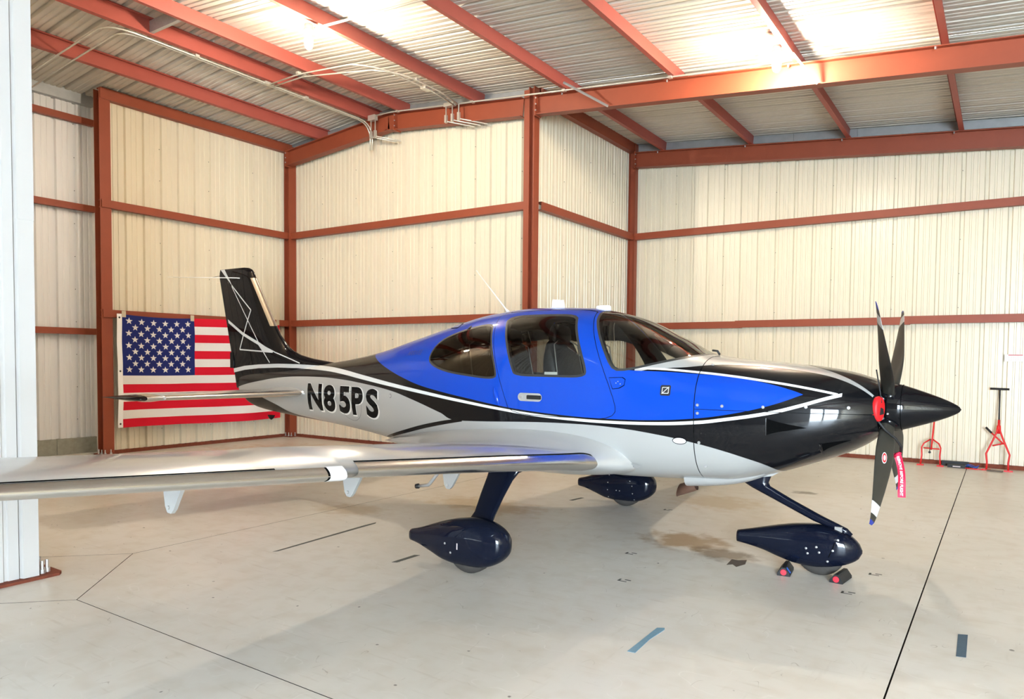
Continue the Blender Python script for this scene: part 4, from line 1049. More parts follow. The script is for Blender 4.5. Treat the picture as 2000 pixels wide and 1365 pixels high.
    # flush triangular air inlets on the cowl: dark ramp with a bright rear lip
    def scoop(xa, xc, zt, zb, tip):
        top = [(xa+(xc-xa)*t, zt+(tip-zt)*(t**0.75)) for t in np.linspace(0, 1, 9)]; bot = [(xa+(xc-xa)*t, zb+(tip-zb)*(t**0.75)) for t in np.linspace(0, 1, 9)]
        v = [skin(x, z, 0.0025) for x, z in top]+[skin(x, z, 0.0025) for x, z in bot]
        o = mk('cowl_inlet', v, [(k, k+1, 9+k+1, 9+k) for k in range(8)], 'seam_dark', FUS)
        R = [[skin(xa-0.010, z, 0.002), skin(xa-0.004, z, 0.012), skin(xa+0.003, z, 0.002)] for z in np.linspace(zt+0.002, zb-0.002, 6)]
        g = G(); g.add(*rings(R, False, False)); g.mk('inlet_lip', 'black_paint', o, True)
        g = G(); g.add(*rings([[skin(xa-0.012, z, 0.003), skin(xa-0.006, z, 0.0135)] for z in np.linspace(zt+0.002, zb-0.002, 6)], False, False)); g.mk('lip_edge', 'chrome', o)
    scoop(-1.36, -1.105, 1.180, 1.062, 1.123)
    scoop(-1.025, -.85, 1.012, .955, 1.045)
    # NO STEP tread by the wing root
    b = poly_skin('step_plate', [(-2.49, .742), (-2.47, .775), (-2.36, .782), (-2.30, .765), (-2.34, .745), (-2.42, .735)], 'silver_paint', FUS, 0.010)
    v, f = text_polys('NO STEP', 0.028); on_skin('lettering', v, f, -2.475, .742, 'letter_grey', b, 0.012)
fittings()

# ---- cowl front, spinner, propeller, inlets, exhaust
HUB = (-0.655, YC, 1.263)
def nose():
    g = G(); g.add(ring(-0.702, 60), [tuple(range(60))]); g.mk('cowl_front_face', 'black_paint', FUS)
    g = G(); g.add(*lathe((-0.71, YC, 1.263), (1, 0, 0), [(0, 0.15), (0.03, 0.155), (0.03, 0.10)], 32)); g.mk('spinner_backplate', 'galvanised', AC, True)
    prof = [(-0.665, .168), (-0.60, .162), (-.53, .142), (-.466, .120), (-.40, .096), (-.328, .067), (-.28, .044), (-.25, .026), (-.234, .012), (-.229, .001)]
    xs = np.linspace(-0.668, -0.229, 40); px_ = [p[0] for p in prof]; pr_ = [p[1] for p in prof]
    P = np.array(prof); m_ = pchip_slopes(P[:, 0], P[:, 1])
    g = G(); g.add(*lathe((0, YC, 1.263), (1, 0, 0), [(x, max(.001, float(pchip(P[:, 0], P[:, 1], m_, x)))) for x in xs], 48)); sp = part(g.mk('spinner', 'black_paint', AC, True), 'glossy black pointed spinner')
    g = G(); g.add(*lathe((0, YC, 1.263), (1, 0, 0), [(-.578, .1600), (-.576, .1605), (-.574, .1590)], 48, False)); g.mk('spinner_seam', 'seam_dark', sp)
    for k in range(8):
        a = 2*math.pi*(k+0.3)/8; p = (-0.652, YC+.1672*math.cos(a), 1.263+.1672*math.sin(a))
        g = G(); g.add(*lathe(p, (0, math.cos(a), math.sin(a)), [(0, .008), (.003, .006)], 8)); g.mk('screw', 'bolt_metal', sp)
    # blades
    Rr = 0.985
    for q in range(4):
        th = math.radians(42+90*q)      # from straight down towards the camera
        rad = np.array([0, -math.sin(th), -math.cos(th)]); tan = np.array([0, math.cos(th), -math.sin(th)]); ax = np.array([1.0, 0, 0])
        stn = [(.13, .085, .060, 62, 0), (.20, .10, .045, 56, 0), (.30, .130, .030, 48, .004), (.42, .150, .022, 41, .006), (.55, .142, .017, 35, .004), (.68, .120, .013, 31, 0), (.80, .092, .010, 28, -.006), (.90, .064, .008, 26, -.014), (.95, .047, .007, 25, -.022), (.982, .026, .005, 25, -.034), (Rr, .008, .004, 25, -.044)]
        R = []; sts = []
        A_ = np.array(stn)
        for r in list(np.linspace(.13, .90, 18))+[.925, .95, .968, .982, Rr]:
            ch, tk, be, sw = [float(np.interp(r, A_[:, 0], A_[:, k])) for k in (1, 2, 3, 4)]
            be = math.radians(be); cd = tan*math.cos(be)+ax*math.sin(be); nd = -tan*math.sin(be)+ax*math.cos(be)
            c0 = np.array(HUB)+rad*r+cd*sw; sts.append((r, c0, cd, nd, ch, tk))
            ringp = []
            for k in range(16):
                a = 2*math.pi*k/16; cx = math.cos(a)/2; ty = math.sin(a)/2*(1-0.35*math.cos(a))
                ringp.append(c0+cd*cx*ch+nd*ty*tk)
            R.append(ringp)
        gg = G(); v, f = rings(R)
        fm = []
        for i in range(len(R)-1):
            r = (sts[i][0]+sts[i+1][0])/2
            fm += [1 if .83 < r < .885 else (2 if r > .945 else 0)]*16
        fm += [0, 2]
        b = mk('propeller_blade', v, f, ['prop_black', 'prop_white', 'prop_blue'], AC, True, None, fm)
        b['label'] = ('lower near', 'upper near', 'upper far', 'lower far')[q]+' black propeller blade with pale tip band'
        g = G(); c0 = np.array(HUB)+rad*.10; g.add(*lathe(c0, rad, [(0, .052), (.05, .052), (.07, .045)], 16)); g.mk('blade_root', 'black_paint', b, True)
        if q == 0:      # oval maker's sticker on the face towards the camera
            r, c0, cd, nd, ch, tk = sts[7]
            sgn = 1 if nd[1] < 0 else -1
            for s_, m_n, o_ in ((1.0, 'white_paint', .002), (.84, 'plug_red', .003), (.5, 'prop_white', .004)):
                pv = [c0-cd*ch*.05+cd*.021*s_*math.cos(a)+rad*.045*s_*math.sin(a)+nd*sgn*(tk/2+o_) for a in np.linspace(0, 2*math.pi, 21)[:-1]]
                mk('sticker', pv, [tuple(range(20))], m_n, b)
    # air inlets with lips
    for s in (-1, 1):
        c = np.array((-0.725, YC+s*0.268, 1.262)); ax = np.array((0.95, s*0.30, 0.0)); ax /= np.linalg.norm(ax); u = np.array((-ax[1], ax[0], 0)); R = []
        for d, k in ((-.04, 1.02), (0.012, 1.0), (.02, .93), (.012, .86), (-.03, .84)):
            R.append([c+ax*d+k*(.072*math.cos(a)*u+.094*math.sin(a)*np.array((0, 0, 1.0))) for a in np.linspace(0, 2*math.pi, 29)[:-1]])
        g = G(); g.add(*rings(R, False)); o = g.mk('air_inlet', 'black_paint', FUS, True)
        mk('inlet_throat', R[-1], [tuple(range(28))], 'seam_dark', o)
    # exhaust stack and fairing
    R = []
    for t in np.linspace(0, 1, 16):
        x = -2.03+0.66*t; hw = .17*(1-0.5*t); zb = .590+.085*t**1.2+.10*t**4; zt = .76+.06*t
        R.append([(x, YC-0.17+hw*math.copysign(abs(math.cos(a))**.6, math.cos(a)), zt-(zt-zb)*abs(math.sin(a))**.6) for a in np.linspace(0, math.pi, 17)])
    g = G(); g.add(*rings(R, False, False)); v0 = R[0]; n0 = len(g.v); g.add(v0, [tuple(range(17))]); g.mk('exhaust_fairing', 'silver_paint', FUS, True)
    g = G(); a = np.array((-1.98, YC-0.20, .60)); d = np.array((-.14, 0, -.055)); L_ = d/np.linalg.norm(d); w = np.array((0, 1, 0)); n_ = np.cross(L_, w)
    R = [[a+d*t+r*(math.cos(q)*w+math.sin(q)*n_)+(L_*.03*math.sin(q) if t == 1 else 0) for q in np.linspace(0, 2*math.pi, 21)[:-1]] for t, r in ((0, .042), (1, .045), (1, .040), (.2, .038))]
    g.add(*rings(R, False)); part(g.mk('exhaust_pipe', 'exhaust_steel', AC, True), 'heat-tinted exhaust pipe under the cowling')
    # temperature probe / small aerial by the windshield base
    g = G(); p = (-1.87, YC-0.02, 1.625); g.add(*tube([p, (p[0]-.02, p[1], p[2]+.03), (p[0]-.06, p[1], p[2]+.035)], .009, 6)); g.mk('windshield_nozzle', 'panel_black', FUS, True)
nose()

# ---- wing
# span station d: leading edge x, trailing edge x, z of leading edge, z of trailing edge, upper and lower thickness
WG = np.array([(.30,-2.30,-5.15,.74,.76,.30,.12),(.52,-2.36,-5.02,.755,.77,.285,.125),(.62,-2.42,-4.86,.765,.785,.235,.125),(.70,-2.48,-4.68,.775,.795,.19,.12),(.80,-2.54,-4.48,.785,.805,.155,.11),(.95,-2.615,-4.24,.80,.815,.13,.10),(1.15,-2.665,-4.10,.818,.83,.118,.088),
(1.6,-2.735,-4.05,.855,.868,.112,.080),(3.02,-2.905,-4.035,.965,.985,.092,.066),(3.03,-2.872,-4.035,.948,.984,.092,.056),(5.55,-3.09,-3.99,1.135,1.165,.060,.042),(5.72,-3.13,-3.99,1.165,1.195,.062,.036),(5.80,-3.20,-3.98,1.18,1.205,.04,.024),(5.84,-3.30,-3.95,1.19,1.21,.012,.008)])
def thick(t):
    y = 5*(0.2969*math.sqrt(max(t, 0))-0.1260*t-0.3516*t*t+0.2843*t**3-0.1036*t**4); return max(0.0, y/0.5003)
def wsec(d): return [float(np.interp(d, WG[:, 0], WG[:, k])) for k in range(1, 7)]
def wpoint(d, t, upper, side, off=0.0):
    xl, xt, zl, zt, up, lo = wsec(d); x = xl+(xt-xl)*t; z = zl+(zt-zl)*t
    h = (up if upper else -lo)*thick(t)
    if off:
        e = 0.004; h1 = (up if upper else -lo)*thick(min(1, t+e)); h0 = (up if upper else -lo)*thick(max(0, t-e))
        tx = (xt-xl)*(min(1, t+e)-max(0, t-e)); tz = h1-h0; l = math.hypot(tx, tz)
        nx, nz = (tz/l, -tx/l) if upper else (-tz/l, tx/l)
        return (x+nx*off, YC+side*d, z+h+nz*off)
    return (x, YC+side*d, z+h)
TS = [0.0, .002, .006, .012, .02, .032, .048, .07, .10, .14, .19, .26, .34, .43, .52, .61, .70, .78, .86, .93, 1.0]
def loop(d, side):
    return [wpoint(d, t, True, side) for t in TS[::-1]]+[wpoint(d, t, False, side) for t in TS[1:-1]]
for side in (-1, 1):
    ds = [.30, .42, .52, .57, .62, .66, .70, .75, .80, .87, .95, 1.05, 1.15, 1.35, 1.6, 2.0, 2.5, 3.02, 3.03, 3.5, 4.0, 4.5, 5.0, 5.55, 5.65, 5.72, 5.77, 5.80, 5.825, 5.84]
    R = [loop(d, side) for d in ds]
    if side > 0: R = [r[::-1] for r in R]
    g = G(); g.add(*rings(R)); wing = part(g.mk('wing', 'silver_paint', AC, True), ('near right' if side < 0 else 'far left')+' silver wing')
    # polished de-icing leading-edge panels
    TL = [.030, .023, .016, .010, .0055, .0025, .0007]
    for (da, db, lab) in ((.80, 2.93, 'inboard'), (3.14, 5.62, 'outboard')):
        RR = []
        dlist = list(da+.10*np.array([.0, .02, .06, .12, .2, .3, .42, .56, .72, .86]))+list(np.linspace(da+.10, db, 22)) if da < 1 else list(np.linspace(da, db, 26))
        ke = lambda d: math.sqrt(max(.0004, 1-(1-min(1.0, (d-da)/.10))**2)) if da < 1 else 1.0
        for d in dlist:
            k = ke(d)
            RR.append([wpoint(d, t*k, True, side, .0022) for t in TL]+[wpoint(d, 0, True, side)]+[wpoint(d, t*k*1.6, False, side, .0022) for t in TL[::-1]])
            x, y, z = RR[-1][7]; RR[-1][7] = (x+.0022, y, z)
        if side > 0: RR = [r[::-1] for r in RR]
        g = G(); g.add(*rings(RR, False, False)); lp = part(g.mk('leading_edge_panel', 'polished_metal', wing, True), lab+' polished metal leading-edge panel')
        g = G(); SS = [[wpoint(d, .030*ke(d), True, side, .0042), wpoint(d, .030*ke(d)+.0085, True, side, .0040)] for d in dlist[3:]]
        if side > 0: SS = [r[::-1] for r in SS]
        g.add(*rings(SS, False, False)); g.mk('leading_edge_seam', 'seam_dark', wing)
        if da > 1:
            SS = [[wpoint(d, t, True, side, .0028) for t in TL]+[wpoint(d, t, False, side, .0028) for t in TL[::-1]] for d in (da-.002, da+.012)]
            if side > 0: SS = [r[::-1] for r in SS]
            g = G(); g.add(*rings(SS, False, False)); g.mk('panel_gap', 'seam_dark', wing, True)
    # white cuff cap where the outboard leading edge steps forward
    CC = [[wpoint(d, t, True, side, .003) for t in (.034, .03, .026, .022, .017, .012, .007, .003)]+[wpoint(d, 0, True, side)]+[wpoint(d, t, False, side, .003) for t in (.003, .007, .012, .018, .024, .03, .038, .05)] for d in (3.032, 3.06, 3.10, 3.138)]
    for r in CC: x, y, z = r[8]; r[8] = (x+.003, y, z)
    if side > 0: CC = [r[::-1] for r in CC]
    g = G(); g.add(*rings(CC, False, False)); part(g.mk('leading_edge_cuff_cap', 'white_paint', wing, True), 'white cap at the leading-edge step')
    # flap and aileron gaps on the upper side
    def seam(pts, w=.004):
        for up in (True,):
            A_ = [wpoint(d, t, up, side, .0015) for d, t in pts]; B_ = [wpoint(d, t+w, up, side, .0015) for d, t in pts]
            v = A_+B_; n = len(A_); return v, [(k, k+1, n+k+1, n+k) if side > 0 else (k, n+k, n+k+1, k+1) for k in range(n-1)]
    g = G(); g.add(*seam([(d, .74) for d in np.linspace(.95, 3.0, 12)])); g.mk('flap_gap', 'letter_grey', wing)
    g = G(); g.add(*seam([(d, .74) for d in np.linspace(3.08, 5.5, 12)])); g.mk('aileron_gap', 'letter_grey', wing)
    # flap hinge brackets below
    for d in (1.02, 2.13, 3.46):
        zl = wpoint(d, .70, False, side)[2]; y = YC+side*d
        zz = zl-.265
        poly = [(-3.86, zl+.02), (-3.86, zl-.16), (-3.845, zz+.03), (-3.825, zz), (-3.79, zz-.003), (-3.765, zz+.02), (-3.60, zl+.02)]
        g = G(); g.add(*plate([(x, y-.012, z) for x, z in poly], (0, .024, 0))); b = g.mk('hinge_bracket', 'silver_paint', wing)
        g = G(); g.add(*lathe((-3.81, y-.013*1, zz+.03), (0, -1, 0), [(0, .012), (.006, .010)], 10)); g.mk('bolt', 'bolt_metal', b)
    # tie-down ring
    if side < 0:
        g = G(); pts = [(-3.55+.018*math.cos(a), YC-1.46, wpoint(1.46, .5, False, side)[2]-.06+.022*math.sin(a)) for a in np.linspace(0, 2*math.pi, 17)]
        g.add(*tube(pts, .005, 6)); g.mk('tie_down_ring', 'white_paint', wing, True)

# ---- fin and rudder
ZF = [1.18, 1.30, 1.40, 1.47, 1.50, 1.53, 1.56, 1.60, 1.65, 1.70, 1.76, 1.84, 1.95, 2.1, 2.3, 2.5, 2.57, 2.62, 2.655, 2.68, 2.693]
LEX = [(1.18,-6.0),(1.47,-6.0),(1.50,-6.15),(1.53,-6.40),(1.55,-6.59),(1.58,-6.78),(1.62,-6.95),(1.70,-7.09),(1.84,-7.235),(1.95,-7.31),(2.30,-7.535),(2.57,-7.71),(2.62,-7.735),(2.655,-7.77),(2.68,-7.83),(2.693,-7.93)]
TEX = [(1.18,-8.10),(1.213,-8.105),(1.617,-8.207),(2.6,-8.45),(2.65,-8.445),(2.693,-8.43)]
HGX = [(1.18,-7.69),(1.9,-7.80),(2.5,-7.89),(2.693,-7.95)]
ip = lambda T, z: float(np.interp(z, [t[0] for t in T], [t[1] for t in T]))
def fin_half(z): return float(np.interp(z, [1.18, 1.45, 1.55, 1.7, 2.0, 2.5, 2.62, 2.68, 2.693], [.10, .085, .072, .062, .055, .042, .036, .022, .006]))
def fin_y(x, z):
    a, b = ip(LEX, z), ip(TEX, z); t = min(1, max(0, (a-x)/(a-b))); c = min(1.25, a-b)
    # thickness follows the distance from the leading edge, so the dorsal strake stays slim
    tt = min(1, max(0, t)); return fin_half(z)*thick(tt)
def fin_ring(xa, xb, z, n=22):
    T = [0.5-0.5*math.cos(math.pi*k/(n-1)) for k in range(n)]; X = [xa+(xb-xa)*t for t in T]
    return [(x, YC-fin_y(x, z), z) for x in X]+[(x, YC+fin_y(x, z), z) for x in X[::-1]]
FR = [fin_ring(ip(LEX, z), ip(HGX, z)+.003, z) for z in ZF]
g = G(); g.add(*rings([r[::-1] for r in FR])); FIN = part(g.mk('fin', 'black_paint', AC, True), 'tall black tail fin with silver lines')
RR = [fin_ring(ip(HGX, z)-.003, ip(TEX, z), z) for z in ZF]
g = G(); g.add(*rings([r[::-1] for r in RR])); RUD = part(g.mk('rudder', 'black_paint', AC, True), 'black rudder')
# rounded leading-edge panel of the fin
PL = []
for z in np.linspace(1.95, 2.55, 14):
    a = ip(LEX, z); row = []
    for s_ in (-1, 1):
        for dx in ((.075, .05, .03, .015, .006, .002) if s_ < 0 else (.002, .006, .015, .03, .05, .075)):
            row.append((a-dx+.002, YC+s_*(fin_y(a-dx, z)+.0018), z))
    row.insert(6, (a+.002, YC, z)); PL.append(row)
g = G(); g.add(*rings(PL, False, False)); part(g.mk('leading_edge_panel', 'polished_metal', FIN, True), 'polished metal leading-edge panel of the fin')
# silver lines on fin and rudder, both sides
def fin_strip(name, pts, par, m='prop_white'):
    """pts: list of ((xa,za),(xb,zb)) cross edges"""
    for s_ in (-1, 1):
        v = []
        P = []
        for (a0, b0), (a1, b1) in zip(pts[:-1], pts[1:]):
            for k in range(8):
                t = k/8; P.append((np.array(a0)*(1-t)+np.array(a1)*t, np.array(b0)*(1-t)+np.array(b1)*t))
        P.append((np.array(pts[-1][0]), np.array(pts[-1][1])))
        for a, b in P:
            for q in (a, b): v.append((q[0], YC+s_*(fin_y(q[0], q[1])+.0025), q[1]))
        mk(name, v, [(2*k, 2*k+1, 2*k+3, 2*k+2) for k in range(len(P)-1)], m, par)
def line2(p, q, w):
    p = np.array(p); q = np.array(q); d = (q-p)/np.linalg.norm(q-p); n = np.array([-d[1], d[0]])*w/2
    return [(p+n, p-n), (q+n, q-n)]
fin_strip('fin_line', [((-8.418, 2.690), (-8.327, 2.690)), ((-8.30, 2.60), (-8.225, 2.585)), ((-8.155, 2.485), (-8.14, 2.475))], FIN)
for a, b, w in (((-8.148, 2.478), (-7.735, 2.153), .016), ((-7.735, 2.153), (-7.995, 1.666), .018), ((-7.995, 1.666), (-7.30, 1.633), .016), ((-8.148, 2.465), (-7.577, 1.749), .012), ((-7.577, 1.749), (-7.367, 1.508), .014)):
    fin_strip('fin_line', line2(a, b, w), FIN)
fin_strip('fin_line', [((-8.265, 2.053), (-8.25, 2.005)), ((-7.91, 1.88), (-7.915, 1.842)), ((-7.56, 1.752), (-7.586, 1.722)), ((-7.44, 1.70), (-7.50, 1.645)), ((-7.273, 1.645), (-7.30, 1.632))], FIN)
fin_strip('fin_line', line2((-7.28, 1.638), (-6.80, 1.507), .012), FIN)
fin_strip('fin_line', [((-8.16, 1.425), (-8.15, 1.375)), ((-7.9, 1.462), (-7.9, 1.412)), ((-7.6, 1.482), (-7.6, 1.436)), ((-7.2, 1.496), (-7.2, 1.450)), ((-6.85, 1.494), (-6.85, 1.448)), ((-6.6, 1.487), (-6.6, 1.441)), ((-6.35, 1.479), (-6.35, 1.432))], FIN)
g = G(); g.add(*box(-8.22, -8.15, YC-.012, YC+.012, 1.43, 1.63)); g.mk('trim_tab', 'black_paint', RUD)
for s_ in (-1, 1):     # navigation whiskers
    g = G(); g.add(*tube([(-7.97, YC+s_*.04, 2.557), (-8.0, YC+s_*.07, 2.56), (-9.03, YC+s_*.36, 2.60)], [.008, .006, .003], 6)); part(g.mk('whisker_antenna', 'white_plastic', FIN, True), 'white whisker antenna on the fin')
g = G(); g.add(*tube([(-8.41, YC, 2.615), (-8.64, YC, 2.605)], .003, 6)); g.mk('static_wick', 'black_rubber', RUD)
g = G(); R = [[(-7.42+.07*t, YC+w*math.cos(a), .865-h*math.sin(a)) for a in np.linspace(0, math.pi, 9)] for t, w, h in ((-1, .002, .004), (-.5, .018, .045), (0, .022, .06), (.5, .018, .04), (1, .002, .004))]
g.add(*rings(R, False, False)); g.mk('tail_skid', 'black_paint', FUS, True)

# ---- tailplane and elevators
TP = np.array([(.06,-6.40,-7.62,.075),(.16,-6.50,-7.62,.06),(.22,-6.565,-7.615,.05),(.30,-6.60,-7.61,.045),(1.80,-6.92,-7.59,.032),(1.88,-6.95,-7.585,.028),(1.93,-7.0,-7.58,.016),(1.965,-7.10,-7.575,.004)])
def tsec(d): return [float(np.interp(d, TP[:, 0], TP[:, k])) for k in (1, 2, 3)]
ZST = 1.17
for side in (-1, 1):
    def tl(d, t0, t1, n=12):
        xa, xb, h = tsec(d); T = [t0+(t1-t0)*(0.5-0.5*math.cos(math.pi*k/(n-1))) for k in range(n)]
        zz = ZST-.015*(d/1.9)
        r = [(xa+(xb-xa)*t, YC+side*d, zz+h*thick(t)) for t in T]+[(xa+(xb-xa)*t, YC+side*d, zz-h*thick(t)) for t in T[::-1]]
        return r if side < 0 else r[::-1]
    dd = [.06, .12, .16, .19, .22, .26, .30, .6, 1.0, 1.4, 1.70]
    g = G(); g.add(*rings([tl(d, 0, .60) for d in dd])); tp = part(g.mk('tailplane', 'silver_paint', AC, True), 'silver horizontal tailplane')
    g = G(); g.add(*rings([tl(d, .608, 1.0) for d in (.20, .3, .6, 1.0, 1.4, 1.70)])); el = part(g.mk('elevator', 'silver_paint', AC, True), 'silver elevator')
    g = G(); g.add(*rings([tl(d, 0, 1.0) for d in (1.705, 1.80, 1.85, 1.88, 1.91, 1.93, 1.95, 1.965)])); v_ = part(g.mk('elevator_tip', 'black_paint', el, True), 'black pointed elevator tip')
    RR = []
    for d in np.linspace(.24, 1.66, 16):
        xa, xb, h = tsec(d); zz = ZST-.015*(d/1.9)
        r = [(xa+(xb-xa)*t+.001, YC+side*d, zz+h*thick(t)+.0018) for t in (.085, .05, .028, .012, .003)]+[(xa+.0025, YC+side*d, zz)]+[(xa+(xb-xa)*t+.001, YC+side*d, zz-h*thick(t)-.0018) for t in (.003, .012, .028, .05, .085)]
        RR.append(r if side < 0 else r[::-1])
    g = G(); g.add(*rings(RR, False, False)); part(g.mk('leading_edge_panel', 'polished_metal', tp, True), 'polished metal leading-edge panel of the tailplane')
    # silver cap at the tip joint
    RR = []
    for d in (1.69, 1.74, 1.79, 1.83):
        xa, xb, h = tsec(d); zz = ZST-.015*(d/1.9); h *= 1.0+.25*math.sin(math.pi*(d-1.69)/.14)
        r = [(xa+(xb-xa)*t+.002, YC+side*d, zz+h*thick(t)+.002) for t in (.30, .2, .1, .05, .02, .005)]+[(xa+.003, YC+side*d, zz)]+[(xa+(xb-xa)*t+.002, YC+side*d, zz-h*thick(t)-.002) for t in (.005, .02, .05, .1, .2, .30)]
        RR.append(r if side < 0 else r[::-1])
    g = G(); g.add(*rings(RR, False, False)); g.mk('tip_cap', 'polished_metal', tp, True)

# ---- wheels, fairings and legs
def fairing(name, label, st, yc, mname='navy_paint'):
    """st: (x, top z, bottom z, half width)"""
    S_ = np.array(st); xs = np.concatenate([np.linspace(S_[0, 0], S_[-1, 0], 44)]); M_ = [pchip_slopes(S_[:, 0], S_[:, k]) for k in (1, 2, 3)]
    R = []
    for x in xs:
        zt, zb, w = [float(pchip(S_[:, 0], S_[:, k], M_[k-1], x)) for k in (1, 2, 3)]; zm = (zt+zb)/2+.05*(zt-zb); r = []
        for k in range(36):
            a = 2*math.pi*k/36; c, s = math.cos(a), math.sin(a); e = 2.3 if s >= 0 else 2.7
            r.append((x, yc+w*math.copysign(abs(c)**(2/e), c), zm+((zt-zm) if s > 0 else (zm-zb))*math.copysign(abs(s)**(2/e), s)))
        R.append(r)
    g = G(); g.add(*rings(R)); o = part(g.mk(name, mname, AC, True), label); o.data.polygons[-1].use_smooth = False; o.data.polygons[-2].use_smooth = False
    def surf(x, z, off=0.0, s=-1):
        zt, zb, w = [float(pchip(S_[:, 0], S_[:, k], M_[k-1], x)) for k in (1, 2, 3)]; zm = (zt+zb)/2+.05*(zt-zb)
        e = 2.3 if z > zm else 2.7; q = abs((z-zm)/((zt-zm) if z > zm else (zm-zb))); return (x, yc+s*(w*max(0, 1-q**e)**(1/e)+off), z)
    return o, surf
def wheel(x, y, r, w, par):
    g = G(); g.add(*lathe((x, y-w/2, r), (0, 1, 0), [(0, r*.55), (.006, r*.78), (.02, r*.93), (.04, r*.99), (w/2, r), (w-.04, r*.99), (w-.02, r*.93), (w-.006, r*.78), (w, r*.55)], 40)); t = part(g.mk('tyre', 'tyre_rubber', par, True), 'rubber tyre')
def dots(surf, pts, par, r=.009):
    for x, z in pts:
        p = surf(x, z, 0); g = G(); g.add(*lathe(p, (0, -1, 0), [(-.003, r), (.002, r*.9), (.003, r*.3)], 10)); g.mk('screw', 'bolt_metal', par)
def seam_ring(surf, line, par, w=.003):
    v = []
    for x, z in line:
        for dx in (-w, w): v.append(surf(x+dx, z, .0012))
    mk('fairing_seam', v, [(2*k, 2*k+1, 2*k+3, 2*k+2) for k in range(len(line)-1)], 'seam_dark', par)
MAIN = [(-.575, .246, .158, .038), (-.50, .266, .146, .052), (-.36, .315, .105, .080), (-.22, .362, .062, .105), (-.08, .395, .048, .122), (.06, .412, .050, .130), (.17, .400, .070, .125), (.25, .372, .105, .108), (.305, .335, .150, .080), (.335, .298, .192, .045), (.347, .262, .232, .010)]
for yw, x0, lab in ((4.25, -3.222, 'near main wheel'), (7.21, -3.36, 'far main wheel')):
    st = [(x0+a, b, c, d) for a, b, c, d in MAIN]
    o, sf = fairing('wheel_fairing', 'glossy black teardrop fairing of the '+lab, st, yw)
    wheel(x0, yw, .195, .15, o)
    sg = 1 if yw < YC else -1
    if yw < YC:
        dots(sf, [(x0-.155, .215), (x0-.10, .155)], o); g = G(); p = sf(x0-.03, .22, .001); g.add(*box(p[0]-.004, p[0]+.004, p[1]-.002, p[1], .19, .235)); g.mk('label_strip', 'print_grey', o)
    else:
        dots(sf, [(x0-.06, .175), (x0-.02, .175), (x0+.10, .29), (x0+.125, .24), (x0+.13, .16), (x0+.135, .09), (x0-.16, .33), (x0-.165, .25), (x0-.17, .17), (x0-.17, .09)], o, .006)
        seam_ring(sf, [(x0+.03, .36), (x0+.07, .30), (x0+.115, .265), (x0+.12, .2), (x0+.12, .1)], o); seam_ring(sf, [(x0-.165, .34), (x0-.175, .2), (x0-.165, .085)], o)
    # leg: flat streamlined blade from the wing root down to the fairing
    R = []
    def cs(c, ch, tk, out):
        """c centre, ch chord along x, tk thickness, direction of thickness out"""
        return [(c[0]+ch/2*math.cos(a), c[1]+out[0]*tk/2*math.sin(a)*(1+.35*math.cos(a)), c[2]+out[1]*tk/2*math.sin(a)*(1+.35*math.cos(a))) for a in np.linspace(0, 2*math.pi, 25)[:-1]]
    dx0 = x0+3.222
    for t, xc, ch, yy, zz, tk in ((0, -3.24, .46, 4.80, .745, .10), (.05, -3.262, .36, 4.775, .715, .075), (.1, -3.278, .285, 4.75, .685, .058), (.2, -3.282, .25, 4.70, .63, .05), (.5, -3.255, .22, 4.56, .52, .046), (.8, -3.22, .195, 4.42, .41, .044), (.93, -3.215, .215, 4.36, .36, .055), (1.0, -3.21, .26, 4.32, .32, .08)):
        d = (0.62, 0.78)
        R.append(cs((xc+dx0*(t), YC+(yy-YC)*sg, zz), ch, tk, (d[1]*sg*-1, d[0])))
    if sg < 0: R = [r[::-1] for r in R]
    g = G(); g.add(*rings(R)); part(g.mk('gear_leg', 'navy_paint', AC, True), 'black streamlined leg of the '+lab)
NOSE = [(-1.70, .250, .160, .040), (-1.62, .270, .150, .055), (-1.50, .303, .128, .078), (-1.38, .335, .092, .098), (-1.25, .362, .062, .112), (-1.12, .374, .054, .118), (-1.02, .365, .068, .114), (-.93, .338, .096, .098), (-.86, .298, .130, .070), (-.82, .255, .165, .038), (-.806, .222, .198, .010)]
o, sf = fairing('wheel_fairing', 'glossy black teardrop fairing of the nose wheel', NOSE, 5.72)
wheel(-1.09, 5.72, .178, .13, o)
dots(sf, [(-1.166, .208), (-1.155, .172), (-1.095, .227), (-1.075, .19), (-.955, .292), (-.985, .215), (-1.02, .13)], o)
seam_ring(sf, [(-.965, .325), (-.975, .27), (-.99, .22), (-1.01, .17), (-1.03, .11)], o)
# nose leg
R = []
for (fx, fz), (bx, bz), hw in (((-1.40, .80), (-1.74, .78), .055), ((-1.45, .71), (-1.71, .655), .045), ((-1.475, .645), (-1.655, .625), .040), ((-1.462, .617), (-1.60, .595), .037), ((-1.30, .535), (-1.42, .515), .035), ((-1.08, .434), (-1.145, .392), .032), ((-.97, .390), (-1.01, .348), .028), ((-.91, .365), (-.95, .318), .024), ((-.872, .328), (-.91, .285), .016)):
    c = np.array(((fx+bx)/2, 5.73, (fz+bz)/2)); h = np.array(((fx-bx)/2, 0, (fz-bz)/2))
    R.append([c+h*math.cos(a)+np.array((0, hw*math.sin(a), 0)) for a in np.linspace(0, 2*math.pi, 21)[:-1]])
g = G(); g.add(*rings(R)); part(g.mk('gear_leg', 'navy_paint', AC, True), 'black trailing leg of the nose wheel')
g = G(); g.add(*box(-.99, -.94, 5.69, 5.76, .31, .375)); g.mk('tow_fork_lug', 'bolt_metal', o)
g = G(); g.add(*plate([(-1.66, 5.60, .67), (-1.42, 5.60, .715), (-1.36, 5.60, .755), (-1.66, 5.60, .70)], (0, .26, 0))); g.mk('leg_root_fairing', 'silver_paint', FUS)

